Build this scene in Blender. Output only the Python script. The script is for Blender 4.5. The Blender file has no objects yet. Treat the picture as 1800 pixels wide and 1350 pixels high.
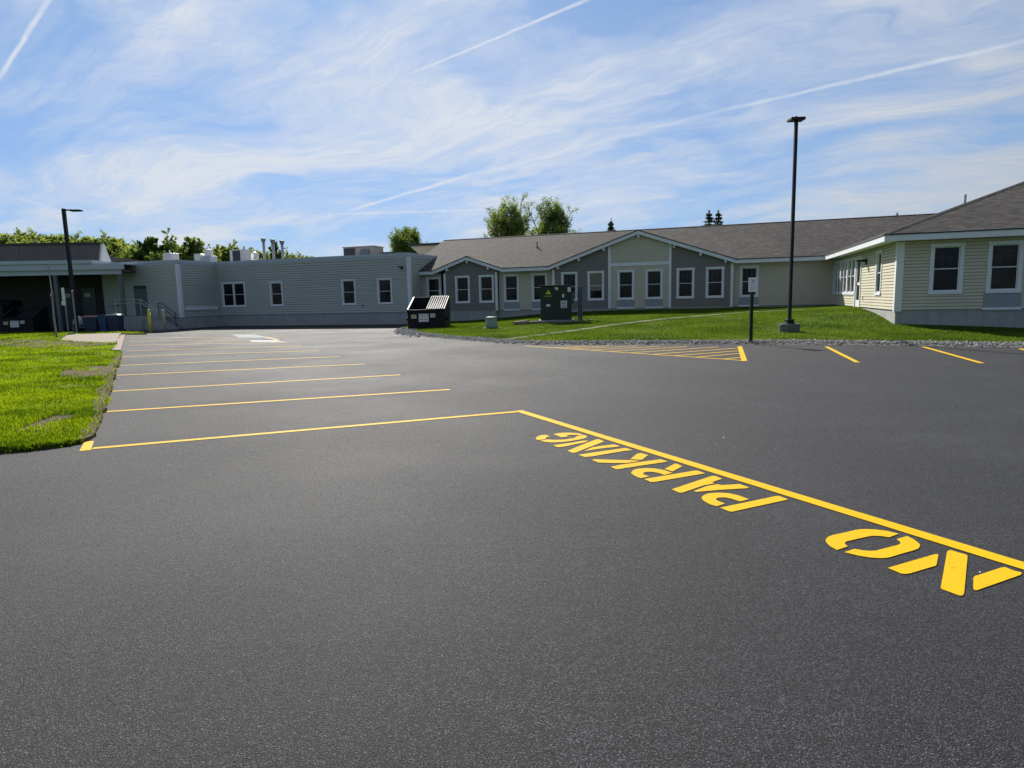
import bpy, bmesh, math, random
import numpy as np
from mathutils import Vector, Matrix
from mathutils.geometry import delaunay_2d_cdt

SC = bpy.context.scene
COL = SC.collection
R_ = math.radians
random.seed(7)
rng = np.random.default_rng(11)

# ------------------------------------------------------------------ camera
F_PX, PITCH, ROLL, EYE = 1124.7, 0.1337, 0.0235, 1.6
FWD = Vector((0, math.cos(PITCH), -math.sin(PITCH)))
_r0, _u0 = Vector((1, 0, 0)), Vector((0, math.sin(PITCH), math.cos(PITCH)))
RGT = math.cos(ROLL) * _r0 - math.sin(ROLL) * _u0
UPV = math.sin(ROLL) * _r0 + math.cos(ROLL) * _u0
cd = bpy.data.cameras.new("camera")
cam = bpy.data.objects.new("camera", cd)
COL.objects.link(cam)
m = Matrix((RGT, UPV, -FWD)).transposed().to_4x4()
m.translation = (0, 0, EYE)
cam.matrix_world = m
cd.sensor_width = 36.0
cd.lens = 36.0 * F_PX / 1800.0
cd.clip_start, cd.clip_end = 0.05, 6000.0
SC.camera = cam


def ray(x, y):
    return FWD + RGT * ((x - 900) / F_PX) - UPV * ((y - 675) / F_PX)


def G(x, y, z=0.0):
    """place on the level ground (height z) that the survey point x, y of the photograph shows"""
    d = ray(x, y)
    t = (z - EYE) / d.z
    return Vector((d.x * t, d.y * t, z))


# ------------------------------------------------------------------ light
VOFF = (1.4, 8.3, 0.0)
SUN_AZ, SUN_EL = R_(-15.5), R_(34.5)       # azimuth from +Y, positive to +X
SC.view_settings.view_transform = 'Standard'
SC.view_settings.look = 'None'
SC.view_settings.gamma = 1.0
SC.view_settings.use_curve_mapping = False
SC.view_settings.exposure = 1.0
sl = bpy.data.lights.new("sun", 'SUN')
sl.energy = 3.6
sl.angle = R_(0.5)
sl.color = (1.0, 0.95, 0.87)
sun = bpy.data.objects.new("sun", sl)
COL.objects.link(sun)
sdir = Vector((math.sin(SUN_AZ) * math.cos(SUN_EL), math.cos(SUN_AZ) * math.cos(SUN_EL), math.sin(SUN_EL)))
sun.rotation_euler = sdir.to_track_quat('Z', 'Y').to_euler()
sun.location = sdir * 60


class NT:
    """small helper to wire node trees"""
    def __init__(self, tree):
        self.t = tree
        self.n = tree.nodes
        self.l = tree.links

    def node(self, typ, **kw):
        n = self.n.new(typ)
        for k, v in kw.items():
            setattr(n, k, v)
        return n

    def put(self, sock, v):
        if isinstance(v, bpy.types.NodeSocket):
            self.l.new(v, sock)
        elif isinstance(v, bpy.types.Node):
            self.l.new(v.outputs[0], sock)
        else:
            sock.default_value = v

    def math(self, op, a, b=None, c=None, clamp=False):
        n = self.node('ShaderNodeMath', operation=op, use_clamp=clamp)
        self.put(n.inputs[0], a)
        if b is not None:
            self.put(n.inputs[1], b)
        if c is not None:
            self.put(n.inputs[2], c)
        return n.outputs[0]

    def vmath(self, op, a, b=None):
        n = self.node('ShaderNodeVectorMath', operation=op)
        self.put(n.inputs[0], a)
        if b is not None:
            self.put(n.inputs[1], b)
        return n.outputs['Value'] if op in ('DOT_PRODUCT', 'LENGTH') else n.outputs[0]

    def mapr(self, v, a, b, c=0.0, d=1.0, smooth=False):
        n = self.node('ShaderNodeMapRange', interpolation_type='SMOOTHSTEP' if smooth else 'LINEAR')
        n.clamp = True
        self.put(n.inputs[0], v)
        for i, q in enumerate((a, b, c, d)):
            self.put(n.inputs[i + 1], q)
        return n.outputs[0]

    def noise(self, vec, scale, detail=4, rough=0.55, dist=0.0):
        n = self.node('ShaderNodeTexNoise')
        if vec is not None:
            self.put(n.inputs['Vector'], vec)
        n.inputs['Scale'].default_value = scale
        n.inputs['Detail'].default_value = detail
        n.inputs['Roughness'].default_value = rough
        n.inputs['Distortion'].default_value = dist
        return n.outputs['Fac']

    def mapping(self, vec, scale=(1, 1, 1), rot=(0, 0, 0), loc=(0, 0, 0)):
        n = self.node('ShaderNodeMapping')
        self.put(n.inputs['Vector'], vec)
        n.inputs['Scale'].default_value = scale
        n.inputs['Rotation'].default_value = rot
        n.inputs['Location'].default_value = loc
        return n.outputs[0]

    def mix(self, f, a, b, blend='MIX'):
        n = self.node('ShaderNodeMix', data_type='RGBA', blend_type=blend)
        self.put(n.inputs[0], f)
        self.put(n.inputs[6], a if not isinstance(a, tuple) else (*a[:3], 1))
        self.put(n.inputs[7], b if not isinstance(b, tuple) else (*b[:3], 1))
        return n.outputs[2]


world = bpy.data.worlds.new("World")
SC.world = world
world.use_nodes = True
W = NT(world.node_tree)
for n in list(W.n):
    W.n.remove(n)
sky = W.node('ShaderNodeTexSky', sky_type='NISHITA')
sky.sun_disc = False
sky.sun_elevation = SUN_EL
sky.sun_rotation = SUN_AZ
sky.air_density, sky.dust_density, sky.ozone_density = 1.0, 0.25, 2.0
dirv = W.node('ShaderNodeTexCoord').outputs['Generated']
dirn = W.vmath('NORMALIZE', dirv)
sep = W.node('ShaderNodeSeparateXYZ')
W.put(sep.inputs[0], dirn)
zz = W.math('ADD', W.math('MAXIMUM', sep.outputs[2], 0.0), 0.16)
comb = W.node('ShaderNodeCombineXYZ')
W.put(comb.inputs[0], W.math('DIVIDE', sep.outputs[0], zz))
W.put(comb.inputs[1], W.math('DIVIDE', sep.outputs[1], zz))
cp = comb.outputs[0]
# thin cirrus: broad veil, combed bands along the upper wind, fine fibres
d0_, d1_ = ray(622, 368).normalized(), ray(1800, 72).normalized()
q0_ = Vector((d0_.x, d0_.y)) / (d0_.z + 0.16)
q1_ = Vector((d1_.x, d1_.y)) / (d1_.z + 0.16)
WIND = math.atan2(q1_.y - q0_.y, q1_.x - q0_.x)
warp = W.node('ShaderNodeTexNoise')
W.put(warp.inputs['Vector'], cp)
warp.inputs['Scale'].default_value = 0.9
warp.inputs['Detail'].default_value = 4
wv = W.node('ShaderNodeVectorMath', operation='MULTIPLY_ADD')
W.put(wv.inputs[0], warp.outputs['Color'])
wv.inputs[1].default_value = (0.9, 0.9, 0.0)
W.put(wv.inputs[2], cp)
warp2 = W.node('ShaderNodeTexNoise')
W.put(warp2.inputs['Vector'], cp)
warp2.inputs['Scale'].default_value = 5.0
warp2.inputs['Detail'].default_value = 5
wv2 = W.node('ShaderNodeVectorMath', operation='MULTIPLY_ADD')
W.put(wv2.inputs[0], warp2.outputs['Color'])
wv2.inputs[1].default_value = (0.10, 0.10, 0.0)
W.put(wv2.inputs[2], wv.outputs[0])
fl = wv2.outputs[0]


def winded(v, sx, sy, ang, loc=(0, 0, 0)):
    r = W.mapping(v, (1, 1, 1), (0, 0, -ang))
    return W.mapping(r, (sx, sy, 1), (0, 0, 0), loc)


veil = W.mapr(W.noise(winded(fl, 0.8, 1.2, WIND, VOFF), 0.85, 7, 0.58), 0.39, 0.62, smooth=True)
streak = W.mapr(W.noise(winded(fl, 0.6, 2.6, WIND, (1.7, 0.4, 0)), 1.25, 9, 0.62), 0.40, 0.66, smooth=True)
wisp = W.mapr(W.noise(winded(fl, 1.0, 2.2, WIND + 0.9, (5.2, 2.0, 0)), 1.8, 9, 0.62), 0.46, 0.70, smooth=True)
fibre = W.mapr(W.noise(winded(fl, 1.6, 9.0, WIND + 0.12), 3.4, 8, 0.72), 0.36, 0.68)
cloud = W.math('ADD', W.math('MULTIPLY', veil, 0.78), W.math('ADD', W.math('MULTIPLY', streak, 0.42), W.math('MULTIPLY', wisp, 0.26)))
cloud = W.math('MULTIPLY', cloud, W.math('ADD', 0.70, W.math('MULTIPLY', fibre, 0.34)), clamp=True)
hz = W.mapr(sep.outputs[2], 0.0, 0.15, 0.55, 0.0, smooth=True)
cloud = W.math('MAXIMUM', cloud, hz)


def contrail(p0, p1, width, strength, f0=0.02, f1=0.02, grow=0.0, seed=0.0):
    d0, d1 = ray(*p0).normalized(), ray(*p1).normalized()
    N = d0.cross(d1).normalized()
    T = (d1 - d0).normalized()
    s0, s1 = d0.dot(T), d1.dot(T)
    off = W.vmath('DOT_PRODUCT', dirn, tuple(N))
    s = W.vmath('DOT_PRODUCT', dirn, tuple(T))
    wob = W.math('MULTIPLY', W.math('SUBTRACT', W.noise(W.mapping(dirn, (1, 1, 1), (0, 0, 0), (seed, 0, 0)), 26, 3, 0.6), 0.5), width * 1.5)
    d = W.math('ABSOLUTE', W.math('ADD', off, wob))
    wd = W.mapr(s, s0, s1, width * (1 - grow), width * (1 + grow))
    core = W.math('SUBTRACT', 1.0, W.math('DIVIDE', d, wd), clamp=True)
    core = W.math('POWER', core, 0.7)
    ends = W.math('MULTIPLY', W.mapr(s, s0 - f0, s0 + f0, smooth=True), W.mapr(s, s1 + f1, s1 - f1, smooth=True))
    front = W.math('GREATER_THAN', W.vmath('DOT_PRODUCT', dirn, tuple((d0 + d1).normalized())), 0.5)
    tex = W.mapr(W.noise(dirn, 60, 4, 0.6), 0.25, 0.6, 0.55, 1.0)
    return W.math('MULTIPLY', W.math('MULTIPLY', W.math('MULTIPLY', core, ends), W.math('MULTIPLY', front, tex)), strength)


trails = [contrail((0, 133), (96, -14), 0.0033, 1.0, 0.03, 0.06, 0.15, 1),
          contrail((722, 130), (1060, -12), 0.0023, 0.8, 0.015, 0.06, 0.35, 2),
          contrail((622, 368), (832, 306), 0.0028, 0.8, 0.012, 0.03, 0.3, 3),
          contrail((832, 308), (1290, 189), 0.0036, 0.28, 0.04, 0.05, 0.1, 4),
          contrail((1270, 195), (1800, 72), 0.0031, 0.6, 0.05, 0.08, 0.1, 5),
          contrail((600, 376), (850, 369), 0.0020, 0.55, 0.03, 0.03, 0.0, 6),
          contrail((297, 320), (352, 299), 0.0026, 0.5, 0.012, 0.012, 0.1, 7),
          contrail((20, 345), (110, 372), 0.0026, 0.25, 0.02, 0.02, 0.1, 8)]
tr = trails[0]
for t_ in trails[1:]:
    tr = W.math('MAXIMUM', tr, t_)
SKY_GAIN = 0.085
KS = (2.3, 4.8, 11.0)                      # soft shoulder so the hazy side near the sun does not burn out
skyc = W.vmath('DIVIDE', W.vmath('MULTIPLY', sky.outputs[0], KS), W.vmath('ADD', sky.outputs[0], KS))
# ice cloud scatters forward: brighter towards the sun
ph = W.mapr(W.vmath('DOT_PRODUCT', dirn, tuple(sdir)), 0.1, 0.97, 0.42, 1.0, smooth=True)
cc = W.node('ShaderNodeVectorMath', operation='SCALE')
cc.inputs[0].default_value = (4.15, 4.45, 4.95)
W.put(cc.inputs['Scale'], ph)
cloud = W.math('ADD', W.math('MULTIPLY', cloud, 0.90), 0.08)
c1 = W.mix(cloud, skyc, cc.outputs[0])
c2 = W.mix(tr, c1, (4.5, 4.75, 5.15))
bg = W.node('ShaderNodeBackground')
W.put(bg.inputs['Color'], c2)
bg.inputs['Strength'].default_value = SKY_GAIN
wo = W.node('ShaderNodeOutputWorld')
W.l.new(bg.outputs[0], wo.inputs[0])

# ------------------------------------------------------------------ materials
MATS = {}


def newmat(name):
    mt = bpy.data.materials.new(name)
    mt.use_nodes = True
    t = NT(mt.node_tree)
    for n in list(t.n):
        t.n.remove(n)
    out = t.node('ShaderNodeOutputMaterial')
    b = t.node('ShaderNodeBsdfPrincipled')
    t.l.new(b.outputs[0], out.inputs[0])
    MATS[name] = mt
    return mt, t, b, out


def pmat(name, col, rough=0.6, var=0.12, scale=3.0, bump=0.0, bscale=40.0, metal=0.0, spec=0.5, streak=0.0, fine=0.0, fscale=80.0):
    mt, t, b, out = newmat(name)
    co = t.node('ShaderNodeTexCoord').outputs['Object']
    n1 = t.noise(co, scale, 5, 0.6)
    k = t.mapr(n1, 0.25, 0.75, 1 - var, 1 + var)
    if streak:
        n2 = t.noise(t.mapping(co, (5, 5, 0.35)), 1.6, 4, 0.6)
        k = t.math('MULTIPLY', k, t.mapr(n2, 0.45, 0.75, 1.0, 1 - streak))
    if fine:
        n3 = t.noise(co, fscale, 3, 0.6)
        k = t.math('MULTIPLY', k, t.mapr(n3, 0.3, 0.7, 1 - fine, 1 + fine))
    cv = t.node('ShaderNodeVectorMath', operation='SCALE')
    cv.inputs[0].default_value = col
    t.put(cv.inputs['Scale'], k)
    t.l.new(cv.outputs[0], b.inputs['Base Color'])
    b.inputs['Roughness'].default_value = rough
    b.inputs['Metallic'].default_value = metal
    b.inputs['Specular IOR Level'].default_value = spec
    if bump:
        bn = t.node('ShaderNodeBump')
        bn.inputs['Strength'].default_value = bump
        bn.inputs['Distance'].default_value = 0.01
        t.put(bn.inputs['Height'], t.noise(co, bscale, 4, 0.6))
        t.l.new(bn.outputs[0], b.inputs['Normal'])
    return mt


M_CREAM = pmat("cream_vinyl_siding", (0.57, 0.53, 0.41), 0.55, 0.05, 0.6, 0.06, 60, spec=0.3, streak=0.05)
M_TAUPE = pmat("taupe_vinyl_siding", (0.225, 0.205, 0.185), 0.55, 0.06, 0.6, 0.06, 60, spec=0.3, streak=0.05)
M_GREY = pmat("grey_vinyl_siding", (0.455, 0.475, 0.43), 0.55, 0.06, 0.5, 0.06, 60, spec=0.3, streak=0.08)
M_TRIM = pmat("white_trim", (0.74, 0.76, 0.78), 0.5, 0.04, 1.5, 0.03, 50, spec=0.3, streak=0.05)
M_COPING = pmat("grey_metal_coping", (0.48, 0.53, 0.58), 0.45, 0.06, 0.8, spec=0.4, streak=0.06)
M_CONC = pmat("concrete", (0.36, 0.36, 0.35), 0.85, 0.14, 1.4, 0.25, 30, streak=0.16, fine=0.08, spec=0.15)
M_CONCD = pmat("shaded_concrete", (0.15, 0.145, 0.135), 0.9, 0.2, 3.0, 0.25, 30, streak=0.2, spec=0.15)  # streaky concrete, shade of the lamp drum put into its darker colour
M_CONCL = pmat("pale_concrete", (0.285, 0.238, 0.19), 0.85, 0.10, 1.2, 0.2, 40, fine=0.10, spec=0.15)
M_BLACK = pmat("black_painted_metal", (0.010, 0.011, 0.014), 0.5, 0.2, 2.0, 0.05, 60, spec=0.28)
M_BLACKR = pmat("black_steel_worn", (0.012, 0.012, 0.015), 0.55, 0.35, 3.0, 0.15, 18, spec=0.22, streak=0.2)
M_LID = pmat("black_plastic_lid", (0.03, 0.03, 0.034), 0.55, 0.2, 3.0, 0.05, 20)
M_DGREEN = pmat("dark_green_enamel", (0.026, 0.037, 0.026), 0.5, 0.12, 1.5, 0.03, 30, spec=0.3, streak=0.15)
M_PED = pmat("sage_plastic", (0.21, 0.27, 0.22), 0.5, 0.1, 3.0, 0.05, 40)
M_SLATE = pmat("slate_blue_plastic", (0.075, 0.095, 0.115), 0.5, 0.1, 2.0)
M_PTAC = pmat("blue_grey_panel", (0.27, 0.31, 0.33), 0.5, 0.06, 2.0)
M_BOLL = pmat("yellow_bollard_paint", (0.70, 0.56, 0.03), 0.5, 0.18, 4.0, 0.05, 30, streak=0.15)
M_BOLLF = pmat("faded_bollard_paint", (0.44, 0.40, 0.24), 0.6, 0.18, 4.0, 0.05, 30, streak=0.2)
M_WHITE = pmat("white_enamel", (0.80, 0.80, 0.78), 0.4, 0.06, 3.0)
M_GALV = pmat("galvanised_steel", (0.48, 0.49, 0.50), 0.42, 0.15, 8.0, metal=0.7)
M_DGALV = pmat("weathered_galvanised_steel", (0.20, 0.22, 0.23), 0.6, 0.2, 6.0)
M_HVAC = pmat("beige_unit_enamel", (0.50, 0.44, 0.36), 0.5, 0.1, 2.0, streak=0.1)
M_HVACD = pmat("dark_coil_fins", (0.05, 0.055, 0.07), 0.5, 0.2, 20.0)
M_STUCCO = pmat("cream_stucco", (0.72, 0.62, 0.42), 0.8, 0.06, 2.0, 0.1, 40)
M_BROWN = pmat("brown_mansard_panels", (0.135, 0.112, 0.098), 0.65, 0.12, 1.0, 0.1, 30, streak=0.1)
M_BROWNW = pmat("brown_brick_wall", (0.075, 0.068, 0.062), 0.8, 0.15, 2.0, 0.2, 20)
M_DOORG = pmat("grey_green_door", (0.11, 0.13, 0.13), 0.5, 0.08, 2.0)
M_NAVY = pmat("navy_plastic", (0.018, 0.028, 0.075), 0.4, 0.12, 3.0)
M_BLUE = pmat("blue_plastic", (0.02, 0.06, 0.17), 0.4, 0.12, 3.0)
M_PINK = pmat("pinkish_lid", (0.38, 0.24, 0.24), 0.5, 0.1, 3.0)
M_PBLUE = pmat("pale_blue_lid", (0.34, 0.44, 0.48), 0.5, 0.1, 3.0)
M_PAPER = pmat("white_paper", (0.72, 0.72, 0.70), 0.7, 0.05, 8.0)
M_STICKY = pmat("yellowed_sticker", (0.55, 0.50, 0.26), 0.6, 0.2, 12.0)
M_INK = pmat("dark_ink", (0.03, 0.025, 0.05), 0.6, 0.2, 10.0)
M_RED = pmat("red_ink", (0.35, 0.04, 0.06), 0.6, 0.2, 10.0)
M_YEL = pmat("hazard_yellow", (0.62, 0.66, 0.03), 0.5, 0.1, 10.0)
M_BARK = pmat("bark", (0.075, 0.058, 0.043), 0.9, 0.25, 4.0, 0.5, 12)
M_TIMBER = pmat("weathered_timber", (0.20, 0.17, 0.13), 0.85, 0.2, 5.0, 0.3, 25)
M_MEMB = pmat("grey_roof_membrane", (0.22, 0.22, 0.22), 0.8, 0.15, 1.0)
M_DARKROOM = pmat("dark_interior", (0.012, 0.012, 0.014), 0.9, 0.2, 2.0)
M_REFL = pmat("tan_reflection", (0.20, 0.185, 0.14), 0.7, 0.15, 3.0)
M_MUNT = pmat("grey_muntin", (0.075, 0.078, 0.085), 0.6, 0.1, 3.0, spec=0.2)
M_DRIP = pmat("dark_drip_edge", (0.04, 0.042, 0.048), 0.6, 0.1, 3.0)


def glassmat():
    mt, t, b, out = newmat("window_glass")
    co = t.node('ShaderNodeTexCoord').outputs['Object']
    n = t.noise(co, 1.7, 3, 0.6)
    rd = t.node('ShaderNodeObjectInfo').outputs['Random']
    cc = t.mix(t.math('MULTIPLY', t.mapr(n, 0.35, 0.7), t.math('ADD', 0.3, t.math('MULTIPLY', rd, 1.2))), (0.004, 0.004, 0.006), (0.030, 0.027, 0.026))  # dark room and soft reflections are put into the opaque pane's colour
    t.l.new(cc, b.inputs['Base Color'])
    b.inputs['Roughness'].default_value = 0.04
    b.inputs['Specular IOR Level'].default_value = 0.2
    bn = t.node('ShaderNodeBump')
    bn.inputs['Strength'].default_value = 0.02
    t.put(bn.inputs['Height'], t.noise(co, 2.0, 2, 0.5))
    t.l.new(bn.outputs[0], b.inputs['Normal'])
    return mt


M_GLASS = glassmat()


def shinglemat():
    mt, t, b, out = newmat("asphalt_shingles")
    uv = t.node('ShaderNodeUVMap').outputs[0]
    br = t.node('ShaderNodeTexBrick')
    t.put(br.inputs['Vector'], uv)
    br.offset, br.offset_frequency = 0.41, 2
    br.inputs['Color1'].default_value = (0, 0, 0, 1)
    br.inputs['Color2'].default_value = (1, 1, 1, 1)
    br.inputs['Mortar'].default_value = (0.2, 0.2, 0.2, 1)
    br.inputs['Scale'].default_value = 1.0
    br.inputs['Brick Width'].default_value = 0.26
    br.inputs['Row Height'].default_value = 0.145
    br.inputs['Mortar Size'].default_value = 0.006
    br.inputs['Mortar Smooth'].default_value = 0.2
    br.inputs['Bias'].default_value = 0.0
    v = t.math('ADD', t.math('MULTIPLY', br.outputs['Color'], 0.5), t.math('MULTIPLY', t.noise(uv, 2.2, 6, 0.75), 0.7))
    ramp = t.node('ShaderNodeValToRGB')
    cr = ramp.color_ramp
    cr.elements[0].position, cr.elements[0].color = 0.2, (0.035, 0.0315, 0.029, 1)
    cr.elements[1].position, cr.elements[1].color = 0.95, (0.122, 0.110, 0.100, 1)
    e = cr.elements.new(0.55)
    e.color = (0.069, 0.062, 0.057, 1)
    t.put(ramp.inputs[0], v)
    big = t.mapr(t.noise(uv, 0.18, 3, 0.5), 0.3, 0.7, 0.86, 1.12)
    cv = t.node('ShaderNodeVectorMath', operation='SCALE')
    t.put(cv.inputs[0], ramp.outputs[0])
    t.put(cv.inputs['Scale'], big)
    t.l.new(cv.outputs[0], b.inputs['Base Color'])
    b.inputs['Roughness'].default_value = 0.9
    b.inputs['Specular IOR Level'].default_value = 0.14
    bn = t.node('ShaderNodeBump')
    bn.inputs['Strength'].default_value = 0.6
    bn.inputs['Distance'].default_value = 0.012
    t.put(bn.inputs['Height'], t.math('ADD', br.outputs['Color'], t.noise(uv, 60, 3, 0.7)))
    t.l.new(bn.outputs[0], b.inputs['Normal'])
    return mt


M_SHINGLE = shinglemat()


def asphaltmat():
    mt, t, b, out = newmat("sealed_asphalt")
    co = t.node('ShaderNodeTexCoord').outputs['Object']
    vo = t.node('ShaderNodeTexVoronoi')
    wp = t.node('ShaderNodeTexNoise')
    t.put(wp.inputs['Vector'], co)
    wp.inputs['Scale'].default_value = 60
    wvn = t.node('ShaderNodeVectorMath', operation='MULTIPLY_ADD')
    t.put(wvn.inputs[0], wp.outputs['Color'])
    wvn.inputs[1].default_value = (0.012, 0.012, 0.0)
    t.put(wvn.inputs[2], co)
    t.put(vo.inputs['Vector'], wvn.outputs[0])
    vo.inputs['Scale'].default_value = 122.0
    ve = t.node('ShaderNodeTexVoronoi', feature='DISTANCE_TO_EDGE')
    t.put(ve.inputs['Vector'], wvn.outputs[0])
    ve.inputs['Scale'].default_value = 122.0
    sp = t.node('ShaderNodeSeparateColor')
    t.put(sp.inputs[0], vo.outputs['Color'])
    n1 = t.noise(co, 95, 5, 0.75)
    n2 = t.noise(co, 0.35, 5, 0.6)
    n3 = t.noise(t.mapping(co, (0.25, 2.2, 1), (0, 0, R_(20))), 0.8, 5, 0.65)
    n4 = t.noise(co, 14.0, 6, 0.75)
    # stone tops of many tints, dark pits between them, here and there a lost stone
    stone = t.mapr(sp.outputs[0], 0.0, 1.0, 0.55, 1.0)
    lost = t.math('GREATER_THAN', sp.outputs[1], 0.22)
    top = t.mapr(ve.outputs['Distance'], 0.03, 0.22, 0.0, 1.0, True)
    v = t.math('MULTIPLY', t.math('MULTIPLY', top, t.math('POWER', stone, 1.3)), t.math('ADD', 0.22, t.math('MULTIPLY', lost, 0.78)))
    v = t.math('MULTIPLY', v, t.mapr(n1, 0.3, 0.7, 0.75, 1.2))
    base = t.mix(v, (0.0040, 0.0042, 0.0052), (0.106, 0.111, 0.123))
    k = t.math('MULTIPLY', t.mapr(n2, 0.3, 0.7, 0.84, 1.16), t.mapr(n3, 0.3, 0.7, 0.90, 1.10))
    k = t.math('MULTIPLY', k, t.mapr(n4, 0.3, 0.7, 0.80, 1.20))
    # squeegee lanes of the sealer, dark scuffs, a few pale dusty blotches
    wv_ = t.node('ShaderNodeTexWave', wave_type='BANDS', bands_direction='X')
    t.put(wv_.inputs['Vector'], t.mapping(co, (1, 1, 1), (0, 0, R_(-26))))
    wv_.inputs['Scale'].default_value = 0.11
    wv_.inputs['Distortion'].default_value = 1.6
    wv_.inputs['Detail'].default_value = 3
    k = t.math('MULTIPLY', k, t.mapr(wv_.outputs['Fac'], 0.0, 1.0, 0.93, 1.06))
    sc_ = t.mapr(t.noise(t.mapping(co, (0.5, 3.0, 1), (0, 0, R_(12))), 1.1, 5, 0.6), 0.66, 0.74, 1.0, 0.72)
    du_ = t.mapr(t.noise(co, 0.7, 6, 0.7), 0.50, 0.72, 0.94, 1.26)
    k = t.math('MULTIPLY', k, t.math('MULTIPLY', sc_, du_))
    cv = t.node('ShaderNodeVectorMath', operation='SCALE')
    t.put(cv.inputs[0], base)
    t.put(cv.inputs['Scale'], k)
    t.l.new(cv.outputs[0], b.inputs['Base Color'])
    t.put(b.inputs['Roughness'], t.mapr(n2, 0.3, 0.7, 0.70, 0.80))
    b.inputs['Specular IOR Level'].default_value = 0.32
    bn = t.node('ShaderNodeBump')
    bn.inputs['Strength'].default_value = 0.9
    bn.inputs['Distance'].default_value = 0.006
    h = t.math('ADD', t.math('MULTIPLY', t.math('MULTIPLY', top, t.mapr(sp.outputs[1], 0.0, 0.5, 0.2, 1.0)), 1.0), t.math('MULTIPLY', n1, 0.7))
    t.put(bn.inputs['Height'], h)
    t.l.new(bn.outputs[0], b.inputs['Normal'])
    return mt


M_ASPH = asphaltmat()


def paintmat(name, col, wear):
    mt, t, b, out = newmat(name)
    co = t.node('ShaderNodeTexCoord').outputs['Object']
    n1 = t.noise(co, 70, 4, 0.7)
    n2 = t.noise(co, 1.3, 4, 0.6)
    k = t.mapr(t.math('ADD', t.math('MULTIPLY', n1, 0.6), t.math('MULTIPLY', n2, 0.4)), 0.3, 0.7, 1 - wear, 1 + wear * 0.3)
    cv = t.node('ShaderNodeVectorMath', operation='SCALE')
    cv.inputs[0].default_value = col
    t.put(cv.inputs['Scale'], k)
    pits = t.mapr(t.math('ADD', t.noise(co, 120, 4, 0.75), t.math('MULTIPLY', t.math('SUBTRACT', n2, 0.5), 0.45)), 0.64, 0.70)
    t.l.new(t.mix(t.math('MULTIPLY', pits, 0.8), cv.outputs[0], (0.03, 0.028, 0.02)), b.inputs['Base Color'])
    b.inputs['Roughness'].default_value = 0.7
    b.inputs['Specular IOR Level'].default_value = 0.14
    vo = t.node('ShaderNodeTexVoronoi')
    t.put(vo.inputs['Vector'], co)
    vo.inputs['Scale'].default_value = 105.0
    bn = t.node('ShaderNodeBump')
    bn.inputs['Strength'].default_value = 0.45
    bn.inputs['Distance'].default_value = 0.005
    t.put(bn.inputs['Height'], t.math('MULTIPLY', vo.outputs['Distance'], -1.0))
    t.l.new(bn.outputs[0], b.inputs['Normal'])
    return mt


M_YPAINT = paintmat("yellow_road_paint", (0.74, 0.445, 0.0015), 0.15)
M_WPAINT = paintmat("white_road_paint", (0.29, 0.315, 0.34), 0.2)


def grassmat(name, bare):
    mt, t, b, out = newmat(name)
    co = t.node('ShaderNodeTexCoord').outputs['Object']
    n1 = t.noise(co, 0.55, 5, 0.62)
    n2 = t.noise(co, 3.2, 5, 0.65)
    n3 = t.noise(co, 22, 4, 0.7)
    v = t.math('ADD', t.math('MULTIPLY', n1, 0.45), t.math('ADD', t.math('MULTIPLY', n2, 0.3), t.math('MULTIPLY', n3, 0.25)))
    ramp = t.node('ShaderNodeValToRGB')
    cr = ramp.color_ramp
    cr.elements[0].position, cr.elements[0].color = 0.33, (0.035, 0.072, 0.005, 1)
    cr.elements[1].position, cr.elements[1].color = 0.68, (0.17, 0.25, 0.012, 1)
    e = cr.elements.new(0.5)
    e.color = (0.085, 0.150, 0.007, 1)
    t.put(ramp.inputs[0], v)
    c = ramp.outputs[0]
    if bare:
        nb = t.noise(co, 0.9, 5, 0.7)
        c = t.mix(t.mapr(nb, 0.66, 0.76, 0, 0.8, True), c, (0.17, 0.14, 0.075))
    t.l.new(c, b.inputs['Base Color'])
    b.inputs['Roughness'].default_value = 0.8
    b.inputs['Specular IOR Level'].default_value = 0.15
    bn = t.node('ShaderNodeBump')
    bn.inputs['Strength'].default_value = 0.9
    bn.inputs['Distance'].default_value = 0.05
    t.put(bn.inputs['Height'], t.math('ADD', n3, n2))
    t.l.new(bn.outputs[0], b.inputs['Normal'])
    return mt


M_LAWN = grassmat("lawn_turf", True)
M_FIELD = grassmat("rough_field", False)


def leafmat(name, c0, c1, trans=0.45, patch=0.7):
    mt, t, b, out = newmat(name)
    at = t.node('ShaderNodeAttribute', attribute_name="tint")
    co = t.node('ShaderNodeTexCoord').outputs['Object']
    v = t.math('ADD', t.math('MULTIPLY', at.outputs['Fac'], 0.45), t.math('MULTIPLY', t.mapr(t.noise(co, patch, 4, 0.6), 0.3, 0.7), 0.55))
    c = t.mix(t.mapr(v, 0.25, 0.75), c0, c1)
    t.l.new(c, b.inputs['Base Color'])
    b.inputs['Roughness'].default_value = 0.6
    b.inputs['Specular IOR Level'].default_value = 0.25
    tl = t.node('ShaderNodeBsdfTranslucent')
    t.put(tl.inputs['Color'], t.mix(1.0, c, (1.35, 1.25, 0.6), 'MULTIPLY'))
    ms = t.node('ShaderNodeMixShader')
    ms.inputs[0].default_value = trans
    t.l.new(b.outputs[0], ms.inputs[1])
    t.l.new(tl.outputs[0], ms.inputs[2])
    t.l.new(ms.outputs[0], out.inputs[0])
    return mt


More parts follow.
